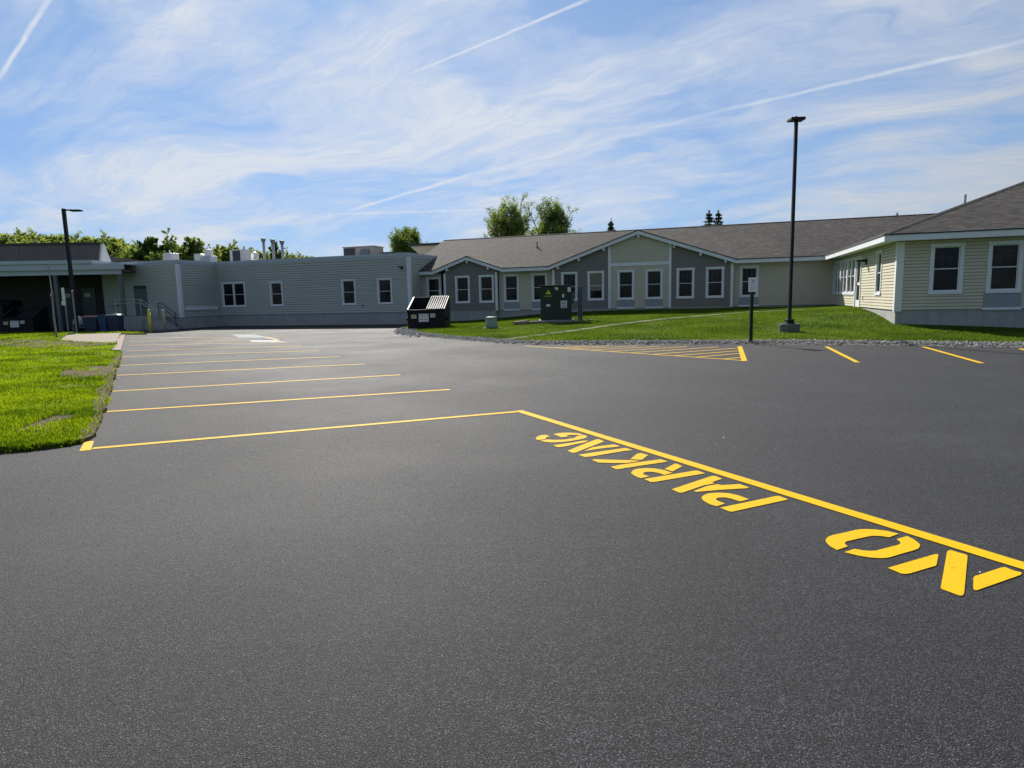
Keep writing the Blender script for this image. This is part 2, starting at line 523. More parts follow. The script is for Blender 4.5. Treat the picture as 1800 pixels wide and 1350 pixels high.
M_BLADE = leafmat("grass_blades", (0.035, 0.085, 0.006), (0.25, 0.35, 0.012), 0.6, 0.6)
M_TURF2 = leafmat("lawn_blades", (0.034, 0.072, 0.009), (0.112, 0.176, 0.016), 0.55, 0.35)
M_LEAF = leafmat("maple_leaves", (0.072, 0.120, 0.042), (0.225, 0.300, 0.100), 0.58)
M_LEAFW = leafmat("woodland_leaves", (0.095, 0.150, 0.050), (0.29, 0.365, 0.120), 0.6)
M_LEAFD = leafmat("dark_leaves", (0.040, 0.085, 0.022), (0.125, 0.185, 0.045), 0.5)
M_NEEDLE = leafmat("spruce_needles", (0.03, 0.06, 0.034), (0.09, 0.13, 0.07), 0.3)


def dirtmat(name, c0, c1, sc=6.0):
    mt, t, b, out = newmat(name)
    co = t.node('ShaderNodeTexCoord').outputs['Object']
    v = t.math('ADD', t.math('MULTIPLY', t.noise(co, sc, 6, 0.7), 0.6), t.math('MULTIPLY', t.noise(co, sc * 9, 4, 0.7), 0.4))
    t.l.new(t.mix(t.mapr(v, 0.35, 0.65), c0, c1), b.inputs['Base Color'])
    b.inputs['Roughness'].default_value = 0.95
    b.inputs['Specular IOR Level'].default_value = 0.08
    bn = t.node('ShaderNodeBump')
    bn.inputs['Strength'].default_value = 0.8
    bn.inputs['Distance'].default_value = 0.03
    t.put(bn.inputs['Height'], v)
    t.l.new(bn.outputs[0], b.inputs['Normal'])
    return mt


M_DIRT = dirtmat("bare_soil", (0.048, 0.036, 0.021), (0.185, 0.138, 0.080))
M_WORN = dirtmat("worn_turf", (0.10, 0.115, 0.050), (0.24, 0.235, 0.15), 4.0)
M_STONE = dirtmat("grey_stones", (0.18, 0.17, 0.155), (0.66, 0.63, 0.57), 9.0)
M_STONED = dirtmat("crushed_stone_bed", (0.08, 0.08, 0.075), (0.30, 0.29, 0.265), 14.0)


# ------------------------------------------------------------------ mesh helpers
class MB:
    """collects shapes and links them as one mesh object"""
    def __init__(self, mat=None):
        self.v, self.f, self.uv = [], [], {}
        self.M = Matrix.Identity(4) if mat is None else mat

    def add(self, vs, fs, uvs=None):
        b = len(self.v)
        self.v += [tuple(self.M @ Vector(p)) for p in vs]
        for i, f in enumerate(fs):
            if uvs:
                self.uv[len(self.f)] = uvs[i]
            self.f.append(tuple(b + k for k in f))

    def box(self, x0, x1, y0, y1, z0, z1):
        self.add([(x0, y0, z0), (x1, y0, z0), (x1, y1, z0), (x0, y1, z0), (x0, y0, z1), (x1, y0, z1), (x1, y1, z1), (x0, y1, z1)],
                 [(0, 3, 2, 1), (4, 5, 6, 7), (0, 1, 5, 4), (1, 2, 6, 5), (2, 3, 7, 6), (3, 0, 4, 7)])

    def prism(self, poly, y0, y1, axis='y'):
        """polygon in x,z pushed from y0 to y1 (axis 'y') or polygon in x,y from z0 to z1 (axis 'z')"""
        n = len(poly)
        if axis == 'y':
            vs = [(p[0], y0, p[1]) for p in poly] + [(p[0], y1, p[1]) for p in poly]
        elif axis == 'x':
            vs = [(y0, p[0], p[1]) for p in poly] + [(y1, p[0], p[1]) for p in poly]
        else:
            vs = [(p[0], p[1], y0) for p in poly] + [(p[0], p[1], y1) for p in poly]
        fs = [tuple(range(n)), tuple(range(2 * n - 1, n - 1, -1))]
        fs += [(i, i + n, (i + 1) % n + n, (i + 1) % n) for i in range(n)]
        self.add(vs, fs)

    def bar(self, a, b, w, h, up=(0, 0, 1)):
        """rectangular bar from a to b, w across, h along up"""
        a, b, up = Vector(a), Vector(b), Vector(up)
        d = (b - a).normalized()
        s = d.cross(up).normalized() * (w / 2)
        t = s.cross(d).normalized() * (h / 2)
        vs = [a - s - t, a + s - t, a + s + t, a - s + t, b - s - t, b + s - t, b + s + t, b - s + t]
        self.add(vs, [(0, 3, 2, 1), (4, 5, 6, 7), (0, 1, 5, 4), (1, 2, 6, 5), (2, 3, 7, 6), (3, 0, 4, 7)])

    def tube(self, pts, rad, seg=10, cap=True):
        pts = [Vector(p) for p in pts]
        rad = rad if isinstance(rad, (list, tuple)) else [rad] * len(pts)
        vs, fs = [], []
        for i, p in enumerate(pts):
            d = (pts[min(i + 1, len(pts) - 1)] - pts[max(i - 1, 0)]).normalized()
            ref = Vector((0, 0, 1)) if abs(d.z) < 0.9 else Vector((1, 0, 0))
            s = d.cross(ref).normalized()
            t = d.cross(s).normalized()
            for k in range(seg):
                a = 2 * math.pi * k / seg
                vs.append(p + (s * math.cos(a) + t * math.sin(a)) * rad[i])
        for i in range(len(pts) - 1):
            for k in range(seg):
                k2 = (k + 1) % seg
                fs.append((i * seg + k, i * seg + k2, (i + 1) * seg + k2, (i + 1) * seg + k))
        if cap:
            fs.append(tuple(range(seg - 1, -1, -1)))
            fs.append(tuple(range((len(pts) - 1) * seg, len(pts) * seg)))
        self.add(vs, fs)

    def lathe(self, prof, seg=20, cx=0, cy=0):
        vs, fs = [], []
        for (r, z) in prof:
            for k in range(seg):
                a = 2 * math.pi * k / seg
                vs.append((cx + r * math.cos(a), cy + r * math.sin(a), z))
        for i in range(len(prof) - 1):
            for k in range(seg):
                k2 = (k + 1) % seg
                fs.append((i * seg + k, i * seg + k2, (i + 1) * seg + k2, (i + 1) * seg + k))
        fs.append(tuple(range(seg - 1, -1, -1)))
        fs.append(tuple(range((len(prof) - 1) * seg, len(prof) * seg)))
        self.add(vs, fs)

    def mesh(self, name, mat):
        me = bpy.data.meshes.new(name)
        me.from_pydata(self.v, [], self.f)
        me.materials.append(mat)
        if self.uv:
            ul = me.uv_layers.new(name="UVMap")
            for p in me.polygons:
                u = self.uv.get(p.index)
                if u:
                    for li, q in zip(p.loop_indices, u):
                        ul.data[li].uv = q
        me.update()
        return me

    def build(self, name, mat, parent=None, loc=None, rotz=0.0, kind=None, bevel=0.0, smooth=False):
        me = self.mesh(name, mat)
        if smooth:
            for p in me.polygons:
                p.use_smooth = len(p.vertices) == 4
        return place(name, me, parent, loc, rotz, kind, bevel)


def place(name, me, parent=None, loc=None, rotz=0.0, kind=None, bevel=0.0):
    o = bpy.data.objects.new(name, me)
    COL.objects.link(o)
    if parent is not None:
        o.parent = parent
    if loc is not None:
        o.location = loc
    o.rotation_euler = (0, 0, rotz)
    if kind:
        o['kind'] = kind
    if bevel:
        bv = o.modifiers.new("bevel", 'BEVEL')
        bv.width = bevel
        bv.segments = 2
        bv.limit_method = 'ANGLE'
    return o


def tag(o, label, cat, group=None):
    o['label'] = label
    o['category'] = cat
    if group:
        o['group'] = group
    return o


def thing(name, label, cat, loc, rotz=0.0, group=None):
    o = bpy.data.objects.new(name, None)
    COL.objects.link(o)
    o.empty_display_size = 0.3
    o.location = loc
    o.rotation_euler = (0, 0, rotz)
    return tag(o, label, cat, group)


def copy_tree(o, parent=None):
    c = o.copy()
    COL.objects.link(c)
    c.parent = parent
    for ch in [q for q in o.children]:
        copy_tree(ch, c)
    return c


def text_mesh(body, size, name="lettering"):
    cu = bpy.data.curves.new(name, 'FONT')
    cu.body = body
    cu.size = size
    cu.align_x, cu.align_y = 'CENTER', 'CENTER'
    tmp = bpy.data.objects.new("tmp_text", cu)
    COL.objects.link(tmp)
    dg = bpy.context.evaluated_depsgraph_get()
    me = bpy.data.meshes.new_from_object(tmp.evaluated_get(dg))
    bpy.data.objects.remove(tmp)
    bpy.data.curves.remove(cu)
    me.transform(Matrix.Rotation(math.pi / 2, 4, 'X'))
    me.materials.clear()
    me.name = name
    return me


def text(body, size, mat, parent, loc):
    me = text_mesh(body, size)
    me.materials.append(mat)
    return place("lettering", me, parent, loc)


# building frame: u along the long facade (to the right), n away from the camera
YAW = -0.3129
O2 = Vector((14.408, 24.081))
UU = Vector((math.cos(YAW), math.sin(YAW)))
NN = Vector((-math.sin(YAW), math.cos(YAW)))


def B(u, n, z=0.0):
    q = O2 + UU * u + NN * n
    return Vector((q.x, q.y, z))


def to_un(x, y):
    d = Vector((x, y)) - O2
    return d.dot(UU), d.dot(NN)


# ------------------------------------------------------------------ ground, car park, lawns
g = MB()
g.add([(-3000, -3000, -0.35), (3000, -3000, -0.35), (3000, 3000, -0.35), (-3000, 3000, -0.35)], [(0, 1, 2, 3)])
g.build("ground", M_FIELD, kind='structure')

lot = MB()
gx = np.linspace(-62, 62, 63)
gy = np.linspace(-26, 66, 47)
vs = [(x, y, 0.0) for y in gy for x in gx]
nx = len(gx)
fs = [(j * nx + i, j * nx + i + 1, (j + 1) * nx + i + 1, (j + 1) * nx + i) for j in range(len(gy) - 1) for i in range(nx - 1)]
lot.add(vs, fs)
LOT = lot.build("parking_lot", M_ASPH, kind='structure')


def flat_poly(name, pts, mat, z=0.004, parent=None, kind=None):
    me = bpy.data.meshes.new(name)
    bm = bmesh.new()
    vs = [bm.verts.new((p[0], p[1], z)) for p in pts]
    f = bm.faces.new(vs)
    f.normal_update()
    if f.normal.z < 0:
        f.normal_flip()
    bmesh.ops.triangulate(bm, faces=bm.faces[:])
    bm.to_mesh(me)
    bm.free()
    me.materials.append(mat)
    return place(name, me, parent, kind=kind)


def stripe(name, a, b, w, mat=None, z=0.004, parent=None):
    a, b = Vector((a[0], a[1])), Vector((b[0], b[1]))
    d = (b - a).normalized()
    s = Vector((-d.y, d.x)) * (w / 2)
    n = max(2, int((b - a).length / 0.25))
    left, right = [], []
    for i in range(n + 1):
        p = a.lerp(b, i / n)
        j = random.uniform(-0.003, 0.003)
        left.append(p + s * (1 + j * 10))
        right.append(p - s * (1 + random.uniform(-0.03, 0.03)))
    return flat_poly(name, left + right[::-1], mat or M_YPAINT, z, parent or LOT)


# stall lines on the left row
for (a, b) in [((185, 724), (791, 685)), ((197, 688), (704, 659)), ((205, 660), (641, 640)), ((210, 642.5), (597, 627)),
               ((215.5, 627), (560, 616.5)), ((222, 617), (531, 608)), ((225, 607), (506, 602)), ((227, 599.5), (437, 597.5)), ((228, 594.5), (410, 593.2))]:
    stripe("stall_line", G(*a), G(*b), 0.10)
# big box line with its heavy end cap
stripe("stall_line", G(163, 788.5), G(908, 724), 0.10)
flat_poly("line_cap", [G(*p) for p in [(139.5, 793.5), (147.5, 778.5), (152, 776.6), (165.5, 775.5), (161.5, 787), (160, 791.5)]], M_YPAINT, 0.0045, LOT)
cA, cB = G(914, 723.2), G(1800, 996)
cB = cA + (cB - cA) * 1.35
stripe("stall_line", cA - (cB - cA).normalized() * 0.05, cB, 0.118, z=0.0052)
# handicap bars at the far end
for q in [[(403, 588.6), (446, 588.6), (462, 590.3), (416, 590.3)], [(412, 591.6), (461, 591.6), (470, 593.2), (420, 593.2)],
          [(437, 598.2), (484, 598.2), (502, 601.2), (444, 601.2)]]:
    flat_poly("white_bar", [G(*p) for p in q], M_WPAINT, 0.0052, LOT)
stripe("stall_line", G(465, 592.5), G(489, 597.5), 0.12)
# right hand bays and the hatched triangle
for (a, b) in [((1452.5, 609.5), (1507, 637)), ((1622, 609.5), (1726, 638.5)), ((1793, 613), (1900, 640))]:
    stripe("stall_line", G(*a), G(*b), 0.11)
stripe("stall_line", G(922, 608), G(1306, 633.8), 0.09)
flat_poly("line_cap", [G(*p) for p in [(1296.5, 609), (1304, 609), (1313.5, 634.5), (1303.5, 635)]], M_YPAINT, 0.0052, LOT)
for (a, b) in [((1271.6, 631.3), (1302, 628.3)), ((1222.7, 628), (1301, 621.3)), ((1186, 625.5), (1299.5, 616.7)), ((1149, 623), (1297, 612)),
               ((1108, 620.3), (1262, 610)), ((1071, 617.8), (1207, 609.4)), ((1037, 615.6), (1159, 608.9)), ((1007, 613.5), (1120, 608)),
               ((990, 612.4), (1071, 608)), ((976, 611.4), (1032, 608))]:
    stripe("hatch_line", G(*a), G(*b), 0.09)

# NO PARKING in stencil letters: outlines surveyed on the pavement


def outl(ox, oy, s, pts):
    return [G(ox + x / s, oy + y / s) for x, y in pts]


Z1, Z2, Z3, Z4, Z5 = (930, 750, 9), (1090, 800, 9), (1200, 830, 9), (1440, 910, 9), (1600, 950, 9)
LETTERS = {
    'G': [(Z1, [(105, 192), (120, 172), (145, 155), (200, 138), (270, 135), (330, 163), (285, 168), (268, 180), (255, 205), (150, 215), (115, 208)]),
          (Z1, [(383, 124), (480, 105), (560, 100), (640, 100), (760, 108), (856, 127), (800, 136), (700, 134), (640, 135), (590, 141), (635, 158), (510, 175), (450, 147)]),
          (Z1, [(755, 158), (800, 141), (860, 137), (895, 143), (918, 160), (905, 180), (870, 192), (790, 210), (640, 235), (500, 250), (360, 255), (260, 245), (170, 228), (290, 208), (420, 215), (560, 210), (720, 183)])],
    'N2': [(Z1, [(380, 300), (500, 283), (700, 255), (850, 228), (945, 226), (880, 255), (700, 290), (560, 320), (450, 331)]),
           (Z1, [(608, 388), (700, 350), (900, 268), (1060, 208), (1110, 205), (1190, 238), (1100, 275), (900, 350), (750, 412), (690, 421)]),
           (Z1, [(866, 392), (1000, 333), (1130, 312), (1340, 285), (1445, 315), (1350, 328), (1150, 349)])],
    'I': [(Z1, [(783, 452), (900, 432), (1200, 388), (1530, 342), (1636, 376), (1500, 391), (1200, 441), (1000, 475), (880, 486)])],
    'K': [(Z1, [(1000, 535), (1020, 522), (1300, 529), (1600, 537), (1755, 548), (1650, 566), (1540, 582), (1300, 580), (1100, 575)]),
          (Z2, [(-150, 192), (0, 160), (300, 118), (640, 72), (757, 107), (700, 118), (300, 176), (0, 225), (-60, 231)]),
          (Z2, [(160, 72), (272, -18), (330, -26), (445, 5), (345, 81)])],
    'R': [(Z2, [(173, 290), (185, 265), (210, 245), (250, 229), (300, 219), (420, 212), (560, 219), (700, 244), (828, 288), (700, 319), (600, 286), (500, 270), (420, 271), (375, 282), (360, 292), (370, 310), (400, 325), (465, 345), (320, 371), (230, 335)]),
          (Z2, [(703, 225), (865, 142), (900, 144), (985, 182), (830, 266)]),
          (Z2, [(383, 385), (1180, 252), (1230, 252), (1347, 295), (540, 432), (480, 432)])],
    'A': [(Z2, [(818, 548), (1450, 336), (1510, 338), (1617, 380), (1455, 434), (1490, 454), (1370, 478), (1330, 483), (985, 602), (930, 600)]),
          (Z3, [(173, 305), (380, 228), (540, 200), (580, 202), (610, 212), (900, 195), (1052, 248), (1010, 262), (600, 286), (220, 319)])],
    'P': [(Z3, [(298, 415), (308, 392), (330, 373), (370, 354), (420, 341), (550, 331), (720, 339), (880, 374), (1052, 435), (910, 471), (780, 430), (680, 408), (590, 407), (545, 418), (526, 432), (535, 450), (560, 462), (670, 505), (540, 546), (430, 516), (330, 460)]),
          (Z3, [(592, 570), (1480, 384), (1530, 384), (1667, 440), (790, 632), (740, 630)])],
    'O': [(Z4, [(100, 370), (108, 345), (130, 320), (175, 296), (230, 280), (400, 245), (560, 205), (640, 193), (720, 188), (880, 194), (1080, 219), (1258, 264), (1110, 319), (980, 300), (850, 294), (760, 309), (600, 345), (450, 380), (415, 392), (403, 410), (420, 438), (452, 464), (280, 521), (180, 466), (120, 412)]),
          (Z4, [(397, 555), (560, 502), (680, 525), (800, 535), (900, 530), (1050, 490), (1230, 445), (1272, 430), (1287, 412), (1270, 383), (1223, 350), (1390, 299), (1500, 353), (1570, 408), (1592, 435), (1596, 455), (1570, 497), (1480, 531), (1300, 580), (1120, 635), (1040, 647), (960, 650), (800, 640), (600, 606)])],
    'N1': [(Z5, [(-357, 445), (0, 340), (390, 227), (430, 226), (446, 238), (420, 380), (404, 410), (0, 530), (-90, 541), (-150, 532)]),
           (Z5, [(583, 185), (605, 168), (640, 163), (880, 233), (902, 250), (906, 275), (852, 850), (835, 875), (800, 886), (760, 878), (500, 780), (480, 762)]),
           (Z5, [(1000, 598), (1012, 578), (1400, 452), (1445, 436), (1500, 431), (1640, 489), (1750, 515), (1768, 530), (1745, 556), (1060, 797), (1020, 800), (995, 775)])],
}
for ch, pieces in LETTERS.items():
    me = bpy.data.meshes.new("painted_letter")
    bm = bmesh.new()
    for (zz_, pts) in pieces:
        P = outl(*zz_, pts)
        f = bm.faces.new([bm.verts.new((p.x, p.y, 0.0045)) for p in P])
        f.normal_update()
        if f.normal.z < 0:
            f.normal_flip()
    bmesh.ops.triangulate(bm, faces=bm.faces[:])
    bm.to_mesh(me)
    bm.free()
    me.materials.append(M_YPAINT)
    o = place("painted_letter", me, LOT)
    o['label'] = "yellow stencilled letter " + ch[0]


# terrain of the right lawn: thin plate through surveyed heights (u, n, z)
EDGE_R = [(-6.3, 35.6), (-5.47, 33.73), (-4.9, 31.2), (-4.08, 29.07), (-3.07, 27.02), (-2.23, 25.6), (-1.49, 24.65), (-0.59, 23.39), (0.61, 22.0), (1.94, 21.45),
          (3.74, 20.9), (5.6, 20.4), (7.4, 19.9), (9.35, 19.1), (11.24, 18.1), (13.29, 16.9), (16.5, 15.6), (22, 13.6), (34, 9.5)]
ctrl = []
for x, y in EDGE_R:
    u_, n_ = to_un(x, y)
    ctrl.append((u_, n_ + 0.3, 0.10))
ctrl += [(-24.3, 13.9, 0.06), (-22.5, 13.9, 0.13), (-20.6, 13.9, 0.23), (-17.5, 13.9, 0.48), (-14.1, 13.9, 0.62), (-11.9, 13.9, 0.66), (-8.4, 13.9, 0.68),
         (-5, 13.9, 0.69), (-1.9, 13.9, 0.69), (0.1, 13.6, 0.73), (0, 11.2, 0.73), (0, 6.5, 0.75), (0, 3.0, 0.60), (0, 1.0, 0.40), (0, 0, 0.28),
         (1.3, 0, 0.24), (3.8, 0, 0.12), (9, 0, 0.08), (16, 0, 0.08), (24, 0, 0.08),
         (-4.2, 6.5, 0.60), (-3.6, 2.5, 0.42), (-9, 8.0, 0.55), (-14, 9.5, 0.44), (-18, 9.6, 0.28), (-22, 10.5, 0.08)]
ctrl = np.array(ctrl)


def tps_fit(c):
    n = len(c)
    d = np.linalg.norm(c[:, None, :2] - c[None, :, :2], axis=2)
    K = np.where(d > 0, d * d * np.log(d + 1e-9), 0) + np.eye(n) * 0.6
    P = np.c_[np.ones(n), c[:, :2]]
    A = np.block([[K, P], [P.T, np.zeros((3, 3))]])
    return np.linalg.solve(A, np.r_[c[:, 2], np.zeros(3)])


TPS = tps_fit(ctrl)


def lawn_z(u, n):
    u, n = np.atleast_1d(np.asarray(u, float)), np.atleast_1d(np.asarray(n, float))
    d = np.sqrt((u[:, None] - ctrl[:, 0]) ** 2 + (n[:, None] - ctrl[:, 1]) ** 2)
    z = (np.where(d > 0, d * d * np.log(d + 1e-9), 0)) @ TPS[:-3] + TPS[-3] + TPS[-2] * u + TPS[-1] * n
    return np.maximum(z, 0.02)


def lz(x, y):
    u_, n_ = to_un(x, y)
    return float(lawn_z(u_, n_)[0])


def smooth_line(pts, step=0.18, jit=0.0):
    """Catmull-Rom through pts, resampled, with a slightly ragged edge"""
    P = [Vector((p[0], p[1])) for p in pts]
    out = []
    for i in range(len(P) - 1):
        p0, p1, p2, p3 = P[max(i - 1, 0)], P[i], P[i + 1], P[min(i + 2, len(P) - 1)]
        k = max(1, int((p2 - p1).length / step))
        for j in range(k):
            t = j / k
            q = 0.5 * ((2 * p1) + (p2 - p0) * t + (2 * p0 - 5 * p1 + 4 * p2 - p3) * t * t + (3 * p1 - p0 - 3 * p2 + p3) * t ** 3)
            if jit:
                q = q + Vector((random.uniform(-jit, jit), random.uniform(-jit, jit)))
            out.append(q)
    out.append(P[-1])
    return out


def cdt_sheet(name, boundary, zfun, step, mat, kind='structure', parent=None, skirt=None):
    b = np.array([(p[0], p[1]) for p in boundary])
    lo, hi = b.min(0), b.max(0)
    X, Y = np.meshgrid(np.arange(lo[0], hi[0], step), np.arange(lo[1], hi[1], step))
    pts = np.c_[X.ravel(), Y.ravel()] + rng.uniform(-0.2, 0.2, (X.size, 2)) * step
    inside = in_poly(pts, b)
    pts = pts[inside]
    allp = [Vector(p) for p in b] + [Vector(p) for p in pts]
    nb = len(b)
    res = delaunay_2d_cdt(allp, [(i, (i + 1) % nb) for i in range(nb)], [], 1, 1e-5)
    vv, ff = res[0], res[2]
    xy = np.array([(p.x, p.y) for p in vv])
    zs = zfun(xy)
    me = bpy.data.meshes.new(name)
    verts = [(p.x, p.y, z) for p, z in zip(vv, zs)]
    faces = [tuple(f) for f in ff]
    if skirt is not None:
        bz = zfun(b)
        base = len(verts)
        for p, z in zip(b, bz):
            verts.append((p[0], p[1], z))
            verts.append((p[0], p[1], skirt))
        for i in range(nb):
            j = (i + 1) % nb
            faces.append((base + 2 * i, base + 2 * j, base + 2 * j + 1, base + 2 * i + 1))
    me.from_pydata(verts, [], faces)
    for p in me.polygons[:len(ff)]:
        p.use_smooth = True
    me.materials.append(mat)
    me.update()
    return place(name, me, parent, kind=kind)


def in_poly(p, poly):
    x, y = p[:, 0], p[:, 1]
    c = np.zeros(len(p), bool)
    n = len(poly)
    j = n - 1
    for i in range(n):
        xi, yi = poly[i]
        xj, yj = poly[j]
        if yi != yj:
            t = ((yi > y) != (yj > y)) & (x < (xj - xi) * (y - yi) / (yj - yi) + xi)
            c ^= t
        j = i
    return c


edge_r = smooth_line(EDGE_R, 0.22, 0.012)
far_r = [B(25, 1.0), B(1.0, 1.0), B(1.0, 14.6), B(-25.6, 14.6), B(-25.6, 12.4)]
lawn_r = []
for i, p in enumerate(edge_r):
    d = (edge_r[min(i + 3, len(edge_r) - 1)] - edge_r[max(i - 3, 0)]).normalized()
    lawn_r.append(p - Vector((d.y, -d.x)) * random.uniform(0.24, 0.32))
bound_r = lawn_r + [Vector((p.x, p.y)) for p in far_r]


def lawn_zxy(xy):
    d = xy - np.array(O2)
    return lawn_z(d @ np.array(UU), d @ np.array(NN))


LAWN_R = cdt_sheet("lawn", bound_r, lawn_zxy, 0.55, M_LAWN, skirt=-0.02)

# left lawn
EDGE_L = [(-22, 5.5), (-12, 6.1), (-7.2, 6.75), (-5.78, 7.05), (-5.45, 7.2), (-5.16, 7.48), (-5.26, 7.86), (-5.6, 8.5), (-6.33, 9.77), (-7.0, 10.91), (-7.72, 12.18),
          (-9.4, 15.06), (-10.4, 16.74), (-13.0, 21.3), (-13.9, 22.75)]
edge_l = smooth_line(EDGE_L, 0.15, 0.02)
SLAB = [(-13.95, 22.8), (-14.35, 23.05), (-16.1, 26.2), (-16.9, 26.5), (-18.6, 27.3), (-20.9, 29.6), (-25.0, 36.2)]
bound_l = edge_l + [Vector((p[0], p[1])) for p in [(-14.35, 23.05), (-16.1, 26.2), (-16.9, 26.5), (-18.6, 27.3), (-20.9, 29.6), (-25.0, 36.2), (-25.2, 37.2), (-33, 38.0), (-60, 36), (-60, 6.0)]]
blp = np.array([(p.x, p.y) for p in bound_l])


def zl(xy):
    xy = np.asarray(xy, float)
    el = np.array([(p.x, p.y) for p in edge_l[::4]])
    d = np.sqrt(((xy[:, None, :] - el[None]) ** 2).sum(2)).min(1)
    return 0.035 + 0.16 * (1 - np.exp(-d / 3.5)) + 0.02 * np.sin(xy[:, 0] * 1.3) * np.cos(xy[:, 1] * 0.9) * np.minimum(d, 1)


LAWN_L = cdt_sheet("lawn", bound_l, zl, 0.5, M_LAWN, skirt=-0.02)

# pale concrete walk: curb strip along the lot, slabs behind it, thin walk running on to the left
walk = MB()
walk.prism([(-21.5, 35.3), (-21.15, 35.3), (-20.85, 34.7), (-13.8, 22.62), (-14.3, 22.9), (-21.2, 34.9)][::-1], -0.05, 0.10, 'z')
SW = walk.build("sidewalk", M_CONCL, kind='structure')
for q in [[(-14.34, 23.05), (-16.05, 26.15), (-17.2, 27.2), (-17.6, 28.6), (-21.2, 34.85)],
          [(-17.25, 27.2), (-18.6, 27.45), (-20.9, 29.75), (-22.4, 31.9), (-19.5, 31.95), (-17.65, 28.65)],
          [(-19.52, 32.0), (-22.45, 31.98), (-25.0, 36.2), (-25.0, 37.0), (-22.7, 37.4), (-21.35, 35.0)],
          [(-25.05, 36.25), (-29.5, 37.0), (-29.5, 38.3), (-25.05, 37.35)],
          [(-29.55, 37.0), (-34, 37.4), (-34, 38.9), (-29.55, 38.35)],
          [(-25.3, 31.6), (-28.2, 35.2), (-29.5, 36.95), (-38, 37.2), (-38, 31.0)]]:
    s_ = MB()
    s_.prism(q[::-1], -0.05, 0.115, 'z')
    s_.build("paving_slab", M_CONCL, SW)
# grass strip between walk and canopy building
strip = [B(0, 0)]
bs = [(-20.9, 36.9), (-22.6, 37.5), (-25.2, 37.42), (-29.6, 38.42), (-42, 39.4), (-42, 43.4), (-33, 42.6), (-27.5, 41.2), (-24.6, 39.9), (-22.4, 38.3)]
LAWN_S = cdt_sheet("lawn", [Vector(p) for p in bs], lambda xy: np.full(len(xy), 0.07), 0.6, M_LAWN, skirt=-0.02)
# bare soil patches in the left lawn


def patch(name, pts, zf, mat, dz=0.012, step=0.25):
    P = smooth_line(pts + [pts[0]], 0.2, 0.05)[:-1]
    return cdt_sheet(name, P, lambda xy: zf(np.asarray(xy, float)) + dz, step, mat)


patch("bare_soil", [(-17.0, 24.2), (-15.7, 24.9), (-16.4, 26.2), (-18.5, 27.0), (-20.8, 29.0), (-23.4, 30.2), (-25, 29.4), (-22.0, 26.6), (-19.0, 24.6)], zl, M_DIRT)
patch("bare_soil", [(-9.55, 15.2), (-9.0, 14.2), (-9.6, 13.9), (-10.4, 14.6), (-11.2, 16.0), (-11.0, 16.9), (-10.5, 16.8)], zl, M_DIRT)
patch("bare_soil", [(-5.75, 7.75), (-5.95, 7.65), (-6.3, 7.9), (-6.5, 8.6), (-6.6, 9.3), (-6.35, 9.2), (-6.1, 8.6)], zl, M_DIRT, 0.008, 0.12)
lip_i, lip_o = [], []
for i, p in enumerate(edge_l):
    if p.y < 7.45 or p.x < -13.2:
        continue
    d = (edge_l[min(i + 2, len(edge_l) - 1)] - edge_l[max(i - 2, 0)]).normalized()
    s_ = Vector((d.y, -d.x))
    w_ = 0.06 + 0.14 * abs(math.sin(i * 0.23) * math.sin(i * 0.071 + 1)) + random.uniform(0, .05)
    lip_o.append(p + s_ * random.uniform(0.0, 0.035))
    lip_i.append(p - s_ * w_)
cdt_sheet("bare_soil", lip_o + lip_i[::-1], lambda xy: zl(np.asarray(xy, float)) * 0.9 + 0.016, 0.2, M_DIRT, skirt=0.0)
LIP = np.array([(p.x, p.y) for p in lip_o + lip_i[::-1]])
# worn track over the right lawn
trk = [(890, 597), (960, 588), (1020, 580), (1090, 570), (1160, 562), (1240, 555), (1320, 549), (1400, 545), (1478, 541)]
tp = []
for (x, y) in trk:
    d = ray(x, y)
    t_ = 25.0
    for _ in range(60):
        p_ = Vector((0, 0, EYE)) + d * t_
        z_ = lz(p_.x, p_.y)
        t_ += 0.6 * (z_ - p_.z) / d.z if abs(d.z) > 1e-4 else 0
    tp.append((p_.x, p_.y))
sm = smooth_line(tp, 0.5)
L_, R2 = [], []
for i, p in enumerate(sm):
    d = (sm[min(i + 1, len(sm) - 1)] - sm[max(i - 1, 0)]).normalized()
    s_ = Vector((-d.y, d.x)) * random.uniform(0.22, 0.34)
    L_.append(p + s_)
    R2.append(p - s_)
cdt_sheet("path", L_ + R2[::-1], lambda xy: lawn_zxy(np.asarray(xy, float)) + 0.02, 0.3, M_WORN)
# crushed stone strip between lawn and asphalt on the right
edge_out = []
bank = MB()
bv = []
for i, p in enumerate(edge_r):
    d = (edge_r[min(i + 3, len(edge_r) - 1)] - edge_r[max(i - 3, 0)]).normalized()
    s_ = Vector((d.y, -d.x))
    a_, b_ = random.uniform(0.08, 0.16), random.uniform(0.30, 0.46)
    for (off_, z_) in ((a_, 0.003), (-0.02, 0.035), (-0.15, 0.075), (-b_, lz(*(p - s_ * b_)) + 0.015)):
        q = p + s_ * off_
        bv.append((q.x, q.y, z_))
nb_ = len(edge_r)
bank.add(bv, [(4 * i + k, 4 * i + k + 1, 4 * i + k + 5, 4 * i + k + 4) for i in range(nb_ - 1) for k in range(3)])
bank.build("stone_bank", M_STONED, kind='structure')


